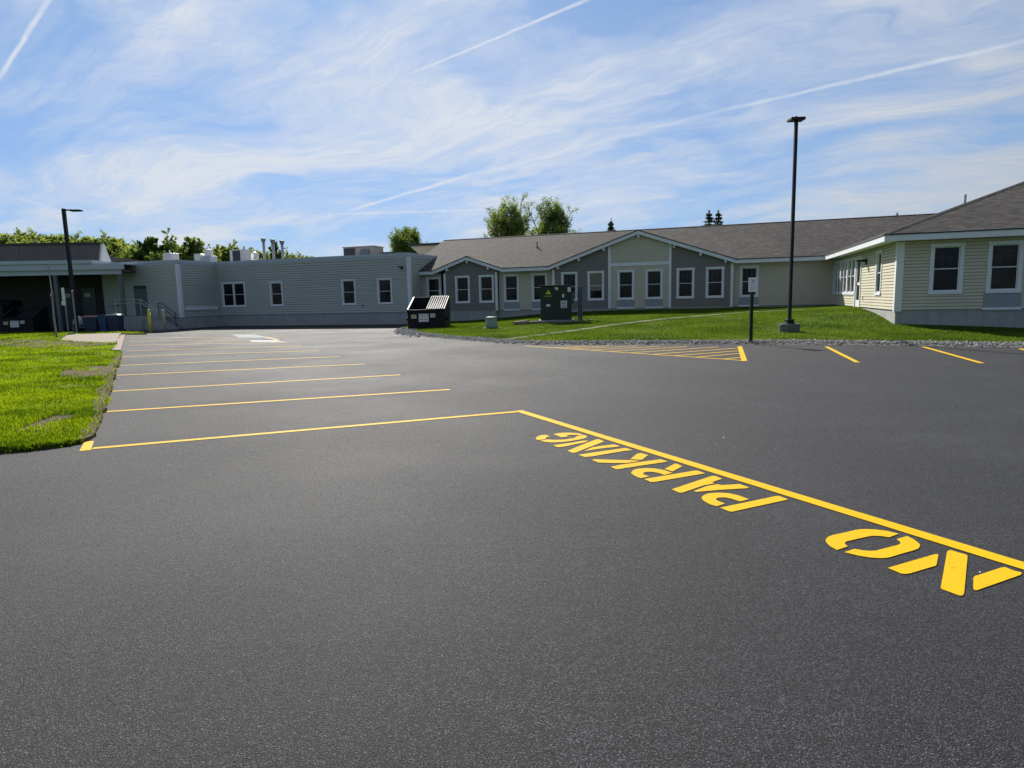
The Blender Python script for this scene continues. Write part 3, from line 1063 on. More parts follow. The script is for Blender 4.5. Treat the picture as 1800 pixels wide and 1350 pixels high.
def rocks(name, centres, sizes, mat, zf):
    base = np.array([(1, 0, 0), (-1, 0, 0), (0, 1, 0), (0, -1, 0), (0, 0, 1), (0, 0, -1)], float)
    tri = np.array([(0, 2, 4), (2, 1, 4), (1, 3, 4), (3, 0, 4), (2, 0, 5), (1, 2, 5), (3, 1, 5), (0, 3, 5)])
    n = len(centres)
    q = base[None] * (rng.uniform(0.6, 1.15, (n, 6, 1)))
    q += rng.uniform(-0.25, 0.25, (n, 6, 3))
    q *= np.array([1, 1, 0.7])
    a = rng.uniform(0, 6.28, n)
    ca, sa = np.cos(a), np.sin(a)
    x = q[..., 0] * ca[:, None] - q[..., 1] * sa[:, None]
    y = q[..., 0] * sa[:, None] + q[..., 1] * ca[:, None]
    v = np.stack([x, y, q[..., 2]], 2) * sizes[:, None, None]
    c = np.c_[centres, zf]
    v = (v + c[:, None, :]).reshape(-1, 3)
    f = (tri[None] + (np.arange(n) * 6)[:, None, None]).reshape(-1, 3)
    me = bpy.data.meshes.new(name)
    me.from_pydata(v.tolist(), [], f.tolist())
    me.materials.append(mat)
    return place(name, me, kind='stuff')


er = np.array([(p.x, p.y) for p in edge_r])
NR = 9000
seg = rng.integers(0, len(er) - 1, NR)
tt = rng.uniform(0, 1, NR)
pc = er[seg] * (1 - tt)[:, None] + er[seg + 1] * tt[:, None]
dd = er[seg + 1] - er[seg]
dd /= np.linalg.norm(dd, axis=1)[:, None] + 1e-9
of = np.clip(rng.normal(-0.15, 0.12, NR), -0.42, 0.2)
pc += np.c_[dd[:, 1], -dd[:, 0]] * of[:, None]
zr_ = np.interp(of, [-0.42, -0.15, -0.02, 0.12, 0.5], [0.115, 0.078, 0.037, 0.004, 0.004])
rocks("gravel", pc, rng.uniform(0.014, 0.040, NR) * rng.choice([0.7, 1, 1.4], NR), M_STONE, zr_ + rng.uniform(0.0, 0.02, NR))
# heap of stones beside the dumpster
dq = np.c_[rng.uniform(-5.9, -3.2, 420), rng.uniform(27.6, 34.0, 420)]
keep = np.array([np.min(np.hypot(er[:, 0] - a, er[:, 1] - b)) < 0.75 for a, b in dq])
dq = dq[keep]
rocks("gravel", dq, rng.uniform(0.03, 0.09, len(dq)), M_STONE, 0.05 + rng.uniform(0, 0.03, len(dq)))
# grit lying on the asphalt
gp = np.array([G(x, y)[:2] for x, y in [(1235, 774), (1378, 792), (1258, 781), (1272, 770), (1100, 824), (1021, 812), (1028, 812), (1723, 1008), (985, 800), (1066, 786)]])
rocks("pebbles", gp, rng.uniform(0.006, 0.012, len(gp)), M_WHITE, np.full(len(gp), 0.008))
lp = np.c_[rng.uniform(-6.9, -5.2, 90), rng.uniform(7.3, 9.8, 90)]
lp = lp[in_poly(lp, blp)][:60]
rocks("pebbles", lp, rng.uniform(0.008, 0.022, len(lp)), M_STONE, zl(lp) + 0.012)


def blades(name, P, h, w, lean=0.35, mat=M_BLADE):
    """grass as single leaf-shaped triangles pairs"""
    n = len(P)
    a = rng.uniform(0, 2 * np.pi, n)
    s = np.c_[np.cos(a), np.sin(a), np.zeros(n)] * (w / 2)[:, None]
    b = rng.uniform(0, 2 * np.pi, n)
    l = np.c_[np.cos(b), np.sin(b), np.zeros(n)] * (h * rng.uniform(0.1, lean * 2, n))[:, None]
    mid = P + l * 0.35 + np.c_[np.zeros(n), np.zeros(n), h * 0.55]
    top = P + l + np.c_[np.zeros(n), np.zeros(n), h]
    V = np.stack([P - s, P + s, mid + s * 0.8, top, mid - s * 0.8], 1).reshape(-1, 3)
    me = bpy.data.meshes.new(name)
    me.vertices.add(len(V))
    me.vertices.foreach_set("co", V.ravel().astype(np.float32))
    me.loops.add(n * 5)
    me.loops.foreach_set("vertex_index", np.arange(n * 5, dtype=np.int32))
    me.polygons.add(n)
    me.polygons.foreach_set("loop_start", np.arange(n, dtype=np.int32) * 5)
    me.polygons.foreach_set("loop_total", np.full(n, 5, np.int32))
    me.update(calc_edges=True)
    at = me.attributes.new("tint", 'FLOAT', 'FACE')
    at.data.foreach_set("value", rng.uniform(0, 1, n).astype(np.float32))
    me.materials.append(mat)
    return place(name, me, kind='stuff')


def vnoise(xy, s, seed):
    """cheap value noise for clumping"""
    r_ = np.random.default_rng(seed)
    T = r_.uniform(0, 1, (64, 64))
    q = xy * s
    i = np.floor(q).astype(int)
    f = q - i
    f = f * f * (3 - 2 * f)
    g_ = lambda a, b_: T[a % 64, b_ % 64]
    return ((g_(i[:, 0], i[:, 1]) * (1 - f[:, 0]) + g_(i[:, 0] + 1, i[:, 1]) * f[:, 0]) * (1 - f[:, 1])
            + (g_(i[:, 0], i[:, 1] + 1) * (1 - f[:, 0]) + g_(i[:, 0] + 1, i[:, 1] + 1) * f[:, 0]) * f[:, 1])


SOIL = [np.array(q) for q in ([(-17.0, 24.2), (-15.7, 24.9), (-16.4, 26.2), (-18.5, 27.0), (-20.8, 29.0), (-23.4, 30.2), (-25, 29.4), (-22.0, 26.6), (-19.0, 24.6)],
                              [(-9.55, 15.2), (-9.0, 14.2), (-9.6, 13.9), (-10.4, 14.6), (-11.2, 16.0), (-11.0, 16.9), (-10.5, 16.8)],
                              [(-5.75, 7.75), (-5.95, 7.65), (-6.3, 7.9), (-6.5, 8.6), (-6.6, 9.3), (-6.35, 9.2), (-6.1, 8.6)])]
# left lawn blades, denser close by
K = 560000
yy = 6.3 + (37 - 6.3) * rng.uniform(0, 1, K) ** 2.1
xr = rng.uniform(0, 1, K)
xx = -0.90 * yy - 2.2 + xr * (0.90 * yy + 2.2 - 3.5)
P2 = np.c_[xx, yy]
P2 = P2[in_poly(P2, blp)]
kp = rng.uniform(0, 1, len(P2)) < 0.35 + 0.9 * vnoise(P2, 1.6, 3)
for s_ in SOIL:
    kp &= ~(in_poly(P2, s_) & (vnoise(P2, 2.6, 21) + rng.uniform(-.3, .3, len(P2)) < 0.70))
kp &= ~(in_poly(P2, LIP) & (rng.uniform(0, 1, len(P2)) < 0.80))
P2 = P2[kp]
hh = (0.026 + 0.034 * vnoise(P2, 1.1, 5) + 0.014 * vnoise(P2, 5.0, 6)) * rng.uniform(0.6, 1.3, len(P2))
ww = 0.0055 + 0.00055 * P2[:, 1]
blades("grass", np.c_[P2, zl(P2)], hh, ww)
# right lawn blades
K = 520000
uu = rng.uniform(-25.5, 5.5, K)
nn = rng.uniform(-12, 14, K)
P3 = np.array(O2) + uu[:, None] * np.array(UU) + nn[:, None] * np.array(NN)
ok = in_poly(P3, np.array([(p.x, p.y) for p in bound_r])) & ~((uu > -0.05) & (nn > -0.05)) & (nn < 13.85)
tpn = np.array([(p.x, p.y) for p in sm])
P3, uu, nn = P3[ok], uu[ok], nn[ok]
dt = np.min(np.hypot(P3[:, None, 0] - tpn[None, ::2, 0], P3[:, None, 1] - tpn[None, ::2, 1]), axis=1)
ok = (dt > 0.36) | (rng.uniform(0, 1, len(P3)) < 0.25)
P3, uu, nn = P3[ok], uu[ok], nn[ok]
hh = (0.026 + 0.028 * vnoise(P3, 0.8, 8)) * rng.uniform(0.6, 1.4, len(P3))
blades("grass", np.c_[P3, lawn_z(uu, nn)], hh, np.full(len(P3), 0.017), mat=M_TURF2)
eb = np.array([(p.x, p.y) for p in edge_l if p.x > -8 or p.y > 7])
ii = rng.integers(0, len(eb) - 1, 5200)
P5 = eb[ii] + (eb[ii + 1] - eb[ii]) * rng.uniform(0, 1, (5200, 1)) + np.c_[np.abs(rng.normal(0, .035, 5200)) * (vnoise(eb[ii], 1.4, 31) > .62), -np.abs(rng.normal(0, .02, 5200))]
blades("grass", np.c_[P5, np.zeros(5200)], rng.uniform(0.025, 0.075, 5200), rng.uniform(0.008, 0.014, 5200), 0.6)
P4 = np.c_[rng.uniform(-42, -20.5, 26000), rng.uniform(36.5, 43.5, 26000)]
P4 = P4[in_poly(P4, np.array(bs))]
blades("grass", np.c_[P4, np.full(len(P4), 0.07)], rng.uniform(0.05, 0.11, len(P4)), np.full(len(P4), 0.03))

# ------------------------------------------------------------------ buildings
ROT_W = Matrix.Rotation(-math.pi / 2, 4, 'Z')      # wall facing -u
ROT_E = Matrix.Rotation(math.pi / 2, 4, 'Z')       # wall facing +u


def siding(mb, z0, z1, iv, exp=0.12, openings=(), thick=0.03, gr=0.80, dep=0.02):
    """lapped boards in the frame x along the wall, y into it; iv(z) gives the wall's x-range at height z"""
    k = 0
    while True:
        zb = z0 + k * exp
        if zb >= z1 - 1e-4:
            break
        zt = min(zb + exp, z1)
        k += 1
        a0, a1 = iv(zb)
        b0, b1 = iv(zt)
        if a1 - a0 < 0.02:
            break
        if b1 < b0:
            b0 = b1 = (b0 + b1) / 2
        zm = (zb + zt) / 2
        segs = [(a0, a1, b0, b1)]
        for (ox0, ox1, oz0, oz1) in openings:
            if oz0 < zm < oz1:
                ns = []
                for (p0, p1, q0, q1) in segs:
                    if ox1 <= p0 or ox0 >= p1:
                        ns.append((p0, p1, q0, q1))
                        continue
                    if ox0 > p0:
                        ns.append((p0, ox0, q0, ox0))
                    if ox1 < p1:
                        ns.append((ox1, p1, ox1, q1))
                segs = ns
        for (p0, p1, q0, q1) in segs:
            g_ = gr
            m0, m1 = p0 + (q0 - p0) * g_, p1 + (q1 - p1) * g_
            zg = zb + (zt - zb) * g_  # added groove below each lap, shaped to deepen its shade line
            mb.add([(p0, -thick, zb), (p1, -thick, zb), (m1, -thick * 0.45, zg), (m0, -thick * 0.45, zg),
                    (m0, dep, zg), (m1, dep, zg), (q1, dep, zt), (q0, dep, zt), (p0, dep, zb), (p1, dep, zb)],
                   [(0, 1, 2, 3), (3, 2, 5, 4), (4, 5, 6, 7), (0, 8, 9, 1)])


WIN = {}


def window(parent, M, x, z, w, h, rotz=0.0, grid=True, double=False, pane_reflection=False, trim=0.12, off=(0, 0, 0)):
    """double-hung window with its casing; x, z = lower left corner of the casing in the wall frame M"""
    key = (round(w, 2), round(h, 2), grid, double, trim)
    if key not in WIN:
        cas, sash, rail, pu, pl, room = MB(), MB(), MB(), MB(), MB(), MB()
        # casing: jambs, head (a little wider), sill
        cas.box(0, trim, -0.045, 0.06, trim * 0.95, h - trim)
        cas.box(w - trim, w, -0.045, 0.06, trim * 0.95, h - trim)
        cas.box(-0.015, w + 0.015, -0.055, 0.06, h - trim, h)
        cas.box(-0.01, w + 0.01, -0.065, 0.06, 0, trim * 0.95)
        bays = [(trim, w - trim)]
        if double:
            cas.box(w / 2 - 0.05, w / 2 + 0.05, -0.045, 0.06, trim * 0.95, h - trim)
            bays = [(trim, w / 2 - 0.05), (w / 2 + 0.05, w - trim)]
        for (x0, x1) in bays:
            z0, z1 = trim * 0.95, h - trim
            zm = z0 + (z1 - z0) * 0.5
            t_ = 0.035
            for (a, b, y) in ((z0, zm + 0.02, 0.0), (zm - 0.02, z1, 0.025)):
                q = sash
                q.box(x0, x0 + t_, y, y + 0.024, a + t_, b - t_)
                q.box(x1 - t_, x1, y, y + 0.024, a + t_, b - t_)
                q.box(x0, x1, y, y + 0.024, a, a + t_)
                q.box(x0, x1, y, y + 0.024, b - t_, b)
            pl.box(x0 + t_, x1 - t_, 0.010, 0.016, z0 + t_, zm - 0.015)
            pu.box(x0 + t_, x1 - t_, 0.035, 0.041, zm + 0.015, z1 - t_)
            if grid:
                nxv = 3
                for i in range(1, nxv):
                    xm = x0 + t_ + (x1 - x0 - 2 * t_) * i / nxv
                    rail.box(xm - 0.008, xm + 0.008, 0.028, 0.034, zm + 0.02, z1 - t_)
                zq = (zm + z1) / 2
                rail.box(x0 + t_, x1 - t_, 0.0275, 0.0335, zq - 0.008, zq + 0.008)
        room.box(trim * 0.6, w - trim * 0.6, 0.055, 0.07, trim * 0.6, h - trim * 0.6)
        WIN[key] = (cas.mesh("window", M_TRIM), sash.mesh("sash", M_TRIM), pu.mesh("pane", M_GLASS), pl.mesh("pane", M_GLASS),
                    rail.mesh("muntin_grid", M_MUNT) if grid else None, room.mesh("backing", M_DARKROOM))
    me = WIN[key]
    p = M @ Vector((x, 0, z))
    o = place("window", me[0], parent, p - Vector(off), rotz)
    place("sash", me[1], o)
    place("pane", me[2], o)
    place("pane", me[3], o)
    if me[4]:
        place("muntin_grid", me[4], o)
    place("backing", me[5], o)
    return o


ZSB, ZE0, ZE1, ZE2 = 0.82, 3.32, 3.53, 3.585      # siding base, fascia bottom, fascia top, shingle top
L = 13.9                                           # main facade
GW = 13.62                                         # gable fronts
EV = 13.3                                          # eave line
SL = 0.365
GS = 0.345
RN = 20.7                                          # ridge line
ZR = ZE2 + SL * (RN - EV)
GB = thing("gabled_building", "long single-storey building with brown shingle roof, two front gables and a cream right wing", "building", B(0, 0, 0), YAW)

BIG, SMALL = (-11.08, 5.75), (-22.47, 2.52)        # gable centre and half width at the eave


def gab(cu, hw, base=ZE0):
    top = base + GS * hw
    return lambda z: (cu - hw, cu + hw) if z <= base else (cu - (top - z) / GS, cu + (top - z) / GS)


WINS = [(-25.72, 1.30), (-23.45, 1.31), (-21.72, 1.31), (-20.05, 1.31), (-18.10, 1.31), (-16.02, 1.31), (-14.30, 1.31), (-12.40, 1.31), (-10.66, 1.31), (-8.78, 1.31), (-7.06, 1.31), (-5.11, 1.31)]
WW, WH = 1.06, 1.86
op = [(u + 0.05, u + WW - 0.05, z + 0.05, z + WH - 0.05) for u, z in WINS]
# cream walls of the main facade
sd = MB(Matrix.Translation((0, L, 0)))
for (a, b) in ((-26.05, -24.6), (-20.4, -16.4), (-5.75, 0.0)):
    siding(sd, ZSB, ZE0 + 0.06, lambda z, a=a, b=b: (a, b), openings=op)
sd.M = Matrix.Translation((0, GW, 0))
gf = gab(BIG[0], BIG[1], ZE0 + 0.04)


def clip(f, a, b):
    def g_(z):
        x0, x1 = f(z)
        return max(a, x0), min(b, x1)
    return g_


siding(sd, ZSB, 5.30, clip(gf, -12.87, -9.22), openings=op)
sd.build("siding", M_CREAM, GB, kind='stuff')
sd = MB(Matrix.Translation((0, GW, 0)))
siding(sd, ZSB, 5.30, clip(gf, -16.55, -12.95), openings=op)
siding(sd, ZSB, 5.30, clip(gf, -9.14, -5.55), openings=op)
gs_ = gab(SMALL[0], SMALL[1], ZE0 + 0.04)
siding(sd, ZSB, 4.18, clip(gs_, -24.2, -20.55), openings=op)
# returns of the gable fronts
for (u, M_) in ((-24.2, ROT_W), (-20.55, ROT_E), (-16.55, ROT_W), (-5.55, ROT_E)):
    sd.M = Matrix.Translation((u, GW if M_ is ROT_E else L, 0)) @ M_
    siding(sd, ZSB, ZE0, lambda z: (0.0, L - GW))
sd.build("siding", M_TAUPE, GB, kind='stuff')['label'] = "dark taupe clapboards of the gable fronts"
# wing: west wall in the sun, front wall in the shade
wop = [(7.32 - 0.0, 8.98, 1.40, 3.14)]
WSIDE = [(0.0 + 2.30, 0.98), ]
sd = MB(Matrix.Translation((0, L, 0)) @ ROT_W)         # x runs from the inner corner to the camera: x = L - n
side_op = [(L - 13.40, L - 7.66, 1.42, 3.14), (L - 7.50, L - 6.30, 0.82, 3.14), (L - 3.23, L - 2.33, 1.40, 3.14)]
siding(sd, ZSB, ZE0 + 0.06, lambda z: (0.0, L), openings=side_op)
sd.M = Matrix.Identity(4)
front_op = [(1.09, 2.07, 1.42, 3.14), (2.88, 3.86, 1.42, 3.14), (4.9, 5.88, 1.42, 3.14), (6.7, 7.68, 1.42, 3.14)]
siding(sd, ZSB, ZE0 + 0.06, lambda z: (0.0, 20.0), openings=front_op)
sd.M = Matrix.Translation((20.0, 0, 0)) @ ROT_E
siding(sd, ZSB, ZE0 + 0.06, lambda z: (0.0, 27.0))
sd.build("siding", M_CREAM, GB, kind='stuff')
bk = MB()
bk.box(-26.9, 20, 27.3, 27.45, 0, ZE1)
bk.box(-27.0, -26.85, 16.7, 27.4, 0, ZE1)
bk.add([(-26.9, 16.6, ZE1), (-26.9, 24.9 + 2.4, ZE1), (-26.9, RN, ZR - 0.1)], [(0, 1, 2)])
bk.build("back_wall", M_CREAM, GB)
# foundation
fd = MB()
fd.box(-26.05, -24.2, L + 0.02, L + 0.3, -0.4, ZSB)
fd.box(-24.2, -20.55, GW + 0.0, L + 0.3, -0.4, ZSB - 0.002)
fd.box(-20.55, -16.55, L + 0.02, L + 0.3, -0.4, ZSB)
fd.box(-16.55, -5.55, GW + 0.0, L + 0.3, -0.4, ZSB - 0.002)
fd.box(-5.55, 0.0, L + 0.02, L + 0.3, -0.4, ZSB)
fd.box(0.02, 0.3, 0.3, L + 0.3, -0.4, ZSB - 0.001)
fd.box(0.02, 20, 0.02, 0.3, -0.4, ZSB)
fd.build("foundation", M_CONC, GB)
# trims: corner boards, gable posts, belt
for (u, z1) in ((-24.30, 3.36), (-20.57, 3.36), (-16.62, 3.36), (-12.98, 4.68), (-9.25, 4.68), (-5.64, 3.36)):
    tm = MB()
    tm.box(u, u + 0.16, GW - 0.05, GW + 0.1, ZSB - 0.05, z1)
    tm.build("corner_trim", M_TRIM, GB, bevel=0.006)
tm = MB()
tm.box(-12.818, -9.252, GW - 0.045, GW + 0.05, 3.42, 3.60)
tm.build("belt_board", M_TRIM, GB)
tm = MB()
tm.prism([(-0.047, -0.047), (0.20, -0.047), (0.20, 0.0), (0.0, 0.0), (0.0, 0.16), (-0.047, 0.16)], ZSB - 0.06, ZE0, 'z')
tm.build("corner_trim", M_TRIM, GB)
tm = MB()
tm.box(-0.06, 0.0, L - 0.16, L, ZSB - 0.02, ZE0)
tm.build("corner_trim", M_TRIM, GB)
vt = MB()                                         # collar tie and king post in the big gable
vt.box(-11.16, -11.0, GW - 0.06, GW + 0.02, 4.92, 5.26)
vt.build("king_post", M_CREAM, GB)
vt = MB()
vt.box(-12.0, -10.16, GW - 0.04, GW + 0.02, 4.88, 4.94)
vt.build("collar_tie", M_CREAM, GB)
# windows of the facade
MF = Matrix.Translation((0, L, 0))
MG = Matrix.Translation((0, GW, 0))
for i, (u, z) in enumerate(WINS):
    taupe = i in (1, 2, 5, 6, 7, 8, 9, 10)
    o = window(GB, MG if taupe else MF, u, z, WW, WH, grid=(i != 6))
    if i in (3, 4, 7, 8, 11):                       # heat-pump panel under the window
        n0 = GW if taupe else L
        p = MB(Matrix.Translation((u, n0, ZSB)))
        p.box(-0.02, WW + 0.02, -0.03, 0.02, 0.04, z - ZSB - 0.004)
        q = p.build("heat_pump_panel", M_PTAC, GB)
        p = MB(Matrix.Translation((u, n0, ZSB)))
        p.box(-0.03, WW + 0.03, -0.05, 0.03, -0.06, 0.04)
        p.build("panel_sill", M_TRIM, GB)
    if i == 6:
        p = MB(Matrix.Translation((u, n0 if False else GW, z)))
        p.box(0.17, WW - 0.17, 0.004, 0.009, 0.62, WH - 0.17)  # tan reflection on the glass, put in as a coloured sheet
        p.build("pane_reflection", M_REFL, GB)
MWF = Matrix.Identity(4)
for i, u in enumerate((1.04, 2.83, 4.85, 6.65)):
    window(GB, MWF, u, 1.37, 1.06, 1.83)
    if i in (1, 3):
        p = MB(Matrix.Translation((u, 0, ZSB)))
        p.box(-0.05, 1.10, -0.03, 0.02, 0.04, 0.546)
        p.build("heat_pump_panel", M_PTAC, GB)
        p = MB(Matrix.Translation((u, 0, ZSB)))
        p.box(-0.06, 1.11, -0.05, 0.03, -0.05, 0.04)
        p.build("panel_sill", M_TRIM, GB)
MS = Matrix.Translation((0, L, 0)) @ ROT_W
for (n1, w) in ((13.45, 1.86), (11.55, 1.86), (9.65, 2.03)):
    window(GB, MS, L - n1, 1.37, w, 1.82, -math.pi / 2, grid=False, double=True)
window(GB, MS, L - 3.28, 1.36, 1.02, 1.83, -math.pi / 2)
# entrance door on the west wall
dr = MB(MS)
x0, x1 = L - 7.55, L - 6.25
dr.box(x0, x0 + 0.12, -0.05, 0.06, 0.78, 3.05)
dr.box(x1 - 0.12, x1, -0.05, 0.06, 0.78, 3.05)
dr.box(x0, x1, -0.055, 0.06, 3.05, 3.18)
D_ = dr.build("door", M_TRIM, GB)
dr = MB(MS)
for (a, b, c_, d_) in ((x0 + 0.12, x0 + 0.27, 0.80, 3.05), (x1 - 0.27, x1 - 0.12, 0.80, 3.05), (x0 + 0.27, x1 - 0.27, 0.80, 1.12), (x0 + 0.27, x1 - 0.27, 2.93, 3.05), (x0 + 0.27, x1 - 0.27, 1.82, 1.95)):
    dr.box(a, b, -0.01, 0.04, c_, d_)
dr.build("leaf", M_TRIM, D_)
dr = MB(MS)
dr.box(x0 + 0.27, x1 - 0.27, 0.01, 0.02, 1.12, 1.82)
dr.box(x0 + 0.27, x1 - 0.27, 0.01, 0.02, 1.95, 2.93)
dr.build("pane", M_GLASS, D_)
dr = MB(MS)
dr.box(x0 + 0.30, x0 + 0.36, -0.07, -0.01, 1.75, 2.0)
dr.build("handle", M_GALV, D_)
# wall lamp, outlet box, small vents
lp_ = MB(MS)
lp_.box(L - 5.35, L - 5.12, -0.06, 0.0, 2.72, 2.98)
lp_.box(L - 5.33, L - 5.14, -0.42, -0.06, 2.84, 2.93)
lp_.build("wall_lamp", M_BLACK, GB)
lp_ = MB(MS)
lp_.box(L - 5.80, L - 5.62, -0.05, 0.0, 1.16, 1.32)
lp_.build("outlet_box", M_CREAM, GB)
lp_ = MB(MF)
lp_.box(-3.72, -3.5, -0.06, 0.0, 1.22, 1.38)
lp_.build("outlet_box", M_CREAM, GB)

# roofs
def roof_poly(mb, pts, zf, uvf, flip=False):
    vs = [(p[0], p[1], zf(*p)) for p in pts]
    mb.add(vs, [tuple(range(len(vs)))], [[uvf(*p) for p in pts]])


nBig = EV + (GS * BIG[1]) / SL
nSm = EV + (GS * SMALL[1]) / SL
rf = MB()
zmain = lambda u, n: ZE2 + SL * (n - EV)
k1 = math.sqrt(1 + SL * SL)
front = [(-26.03, EV), (SMALL[0] - SMALL[1], EV), (SMALL[0], nSm), (SMALL[0] + SMALL[1], EV), (BIG[0] - BIG[1], EV), (BIG[0], nBig), (BIG[0] + BIG[1], EV),
         (-0.6, EV), (6.8, RN), (-27.25, RN), (-27.25, 16.62), (-26.03, 16.62)]
roof_poly(rf, front, zmain, lambda u, n: (u, (n - EV) * k1))
roof_poly(rf, [(-27.25, RN), (6.8, RN), (6.8, 28.1), (-27.25, 28.1)], lambda u, n: ZR - SL * (n - RN), lambda u, n: (u, (n - RN) * k1))
for (cu, hw) in (BIG, SMALL):
    na = EV + GS * hw / SL
    kg = math.sqrt(1 + GS * GS)
    for s in (-1, 1):
        roof_poly(rf, [(cu + s * (hw + 0.12), EV - 0.02), (cu, EV - 0.02), (cu, na), (cu + s * hw, EV + 0.0)],
                  lambda u, n, cu=cu, hw=hw: ZE2 + 0.004 + GS * (hw - abs(u - cu)), lambda u, n, cu=cu, kg=kg: (n, abs(u - cu) * kg))
# wing: west slope, front hip, east slope
XU, YN = 10.0, 10.0
zw = lambda u, n: ZE2 + SL * (u + 0.6)
roof_poly(rf, [(-0.6, -0.6), (XU, YN), (XU, 28.1), (6.8, 28.1), (6.8, RN), (-0.6, EV)], zw, lambda u, n: (n, (u + 0.6) * k1))
roof_poly(rf, [(-0.6, -0.6), (20.6, -0.6), (XU, YN)], lambda u, n: ZE2 + SL * (n + 0.6), lambda u, n: (u, (n + 0.6) * k1))
roof_poly(rf, [(20.6, -0.6), (20.6, 28.1), (XU, 28.1), (XU, YN)], lambda u, n: ZE2 + SL * (20.6 - u), lambda u, n: (n, (20.6 - u) * k1))
ROOF = rf.build("roof", M_SHINGLE, GB)
# ridge and hip caps: each cap shingle a small bent piece, joined
cp_ = MB()


def caps(a, b, w, step=0.2):
    a, b = Vector(a), Vector(b)
    n = int((b - a).length / step)
    d = (b - a).normalized()
    s = d.cross(Vector((0, 0, 1))).normalized() * w
    for i in range(n):
        p, q = a.lerp(b, i / n), a.lerp(b, (i + 1.15) / n)
        up = Vector((0, 0, 0.022))
        dn = Vector((0, 0, -w * 0.30))
        j = random.uniform(0, 1)
        cp_.add([p + up * 0.3, q + up, p + s + dn, q + s + dn + up * 0.7, p - s + dn, q - s + dn + up * 0.7],
                [(0, 1, 3, 2), (0, 4, 5, 1)], [[(j, j), (j + .1, j), (j + .1, j + .1), (j, j + .1)]] * 2)


caps((-0.6, -0.6, ZE2 + 0.01), (XU, YN, ZE2 + SL * (XU + 0.6) + 0.01), 0.14)
caps((-27.25, RN, ZR + 0.012), (6.8, RN, ZR + 0.012), 0.14, 0.24)
caps((SMALL[0], EV, ZE2 + GS * SMALL[1] + 0.012), (SMALL[0], nSm, ZE2 + GS * SMALL[1] + 0.012), 0.12)
caps((BIG[0], EV, ZE2 + GS * BIG[1] + 0.012), (BIG[0], nBig, ZE2 + GS * BIG[1] + 0.012), 0.12)
cp_.build("ridge_caps", M_SHINGLE, ROOF, kind='stuff')
# eaves: fascia, drip edge, soffit, each run a piece of its own
def run(name, mat, fn):
    b_ = MB()
    fn(b_)
    b_.build(name, mat, GB)


for (a, b) in ((-26.03, SMALL[0] - SMALL[1]), (SMALL[0] + SMALL[1], BIG[0] - BIG[1]), (BIG[0] + BIG[1], -0.6)):
    run("fascia", M_TRIM, lambda q: q.box(a, b, EV, EV + 0.03, ZE0, ZE1))
    run("drip_edge", M_DRIP, lambda q: q.box(a, b, EV - 0.025, EV + 0.05, ZE1 + 0.001, ZE2 - 0.004))
    run("soffit", M_TRIM, lambda q: q.box(a, b, EV + 0.03, L, ZE0 + 0.03, ZE0 + 0.05))
run("fascia", M_TRIM, lambda q: q.box(-0.6, -0.57, -0.6, EV + 0.03, ZE0, ZE1))
run("drip_edge", M_DRIP, lambda q: q.box(-0.625, -0.55, -0.625, EV + 0.02, ZE1 + 0.001, ZE2 - 0.004))
run("soffit", M_TRIM, lambda q: q.box(-0.57, 0.0, -0.57, EV + 0.6, ZE0 + 0.031, ZE0 + 0.051))
run("fascia", M_TRIM, lambda q: q.box(-0.57, 20.6, -0.6, -0.57, ZE0, ZE1))
run("drip_edge", M_DRIP, lambda q: q.box(-0.55, 20.625, -0.625, -0.55, ZE1 + 0.001, ZE2 - 0.004))
run("soffit", M_TRIM, lambda q: q.box(0.0, 20.57, -0.57, 0.0, ZE0 + 0.03, ZE0 + 0.05))
for (cu, hw) in (BIG, SMALL):
    for s in (-1, 1):
        zt = ZE0 + GS * hw
        x0, x1 = cu + s * hw, cu
        v = 0.21
        run("rake_board", M_TRIM, lambda q: q.prism([(x0, ZE0), (x1, zt), (x1, zt + v), (x0, ZE0 + v)], EV, EV + 0.035))
        run("drip_edge", M_DRIP, lambda q: q.prism([(x0 + s * 0.10, ZE1 + 0.003 - GS * 0.10), (x1, zt + v + 0.003), (x1, zt + v + 0.055), (x0 + s * 0.10, ZE2 - GS * 0.10)], EV - 0.03, EV + 0.05))
        run("soffit", M_TRIM, lambda q: q.prism([(x0, ZE0 + 0.04), (x1, zt + 0.04), (x1, zt + 0.06), (x0, ZE0 + 0.06)], EV + 0.035, L))
run("rake_board", M_TRIM, lambda q: q.prism([(16.62, 4.55), (RN, ZR - 0.25), (RN, ZR - 0.02), (16.62, 4.78)], -27.24, -27.2, 'x'))
# outlookers under the rakes
for (u, cu, hw) in [(-22.47, *SMALL), (-20.98, *SMALL), (-23.95, *SMALL), (-14.83, *BIG), (-13.23, *BIG), (-11.08, *BIG), (-8.93, *BIG), (-7.38, *BIG), (-5.95, *BIG), (-16.2, *BIG)]:
    z = ZE0 + GS * (hw - abs(u - cu)) - (0.02 if abs(u - cu) > 0.1 else 0.05)
    bk = MB()
    bk.box(u - 0.055, u + 0.055, EV + 0.04, GW + 0.02, z - 0.15, z + 0.03)
    bk.build("bracket", M_TRIM, GB)
# plumbing vents
vp = MB()
vp.tube([(-18.68, 17.5, 5.0), (-18.68, 17.5, 5.52)], 0.045, 8)
vp.lathe([(0.14, zmain(0, 17.5) - 0.06), (0.05, zmain(0, 17.5) + 0.12)], 8, -18.68, 17.5)
vp.build("vent_pipe", M_DGALV, ROOF)
vp = MB()
vp.tube([(4.9, 9.5, 5.4), (4.9, 9.5, 6.02)], 0.055, 8)
vp.build("vent_pipe", M_GALV, ROOF)
vp = MB()
vp.box(6.55, 7.4, 6.5, 6.9, 6.15, 6.50)
vp.build("ridge_vent", M_DRIP, ROOF)

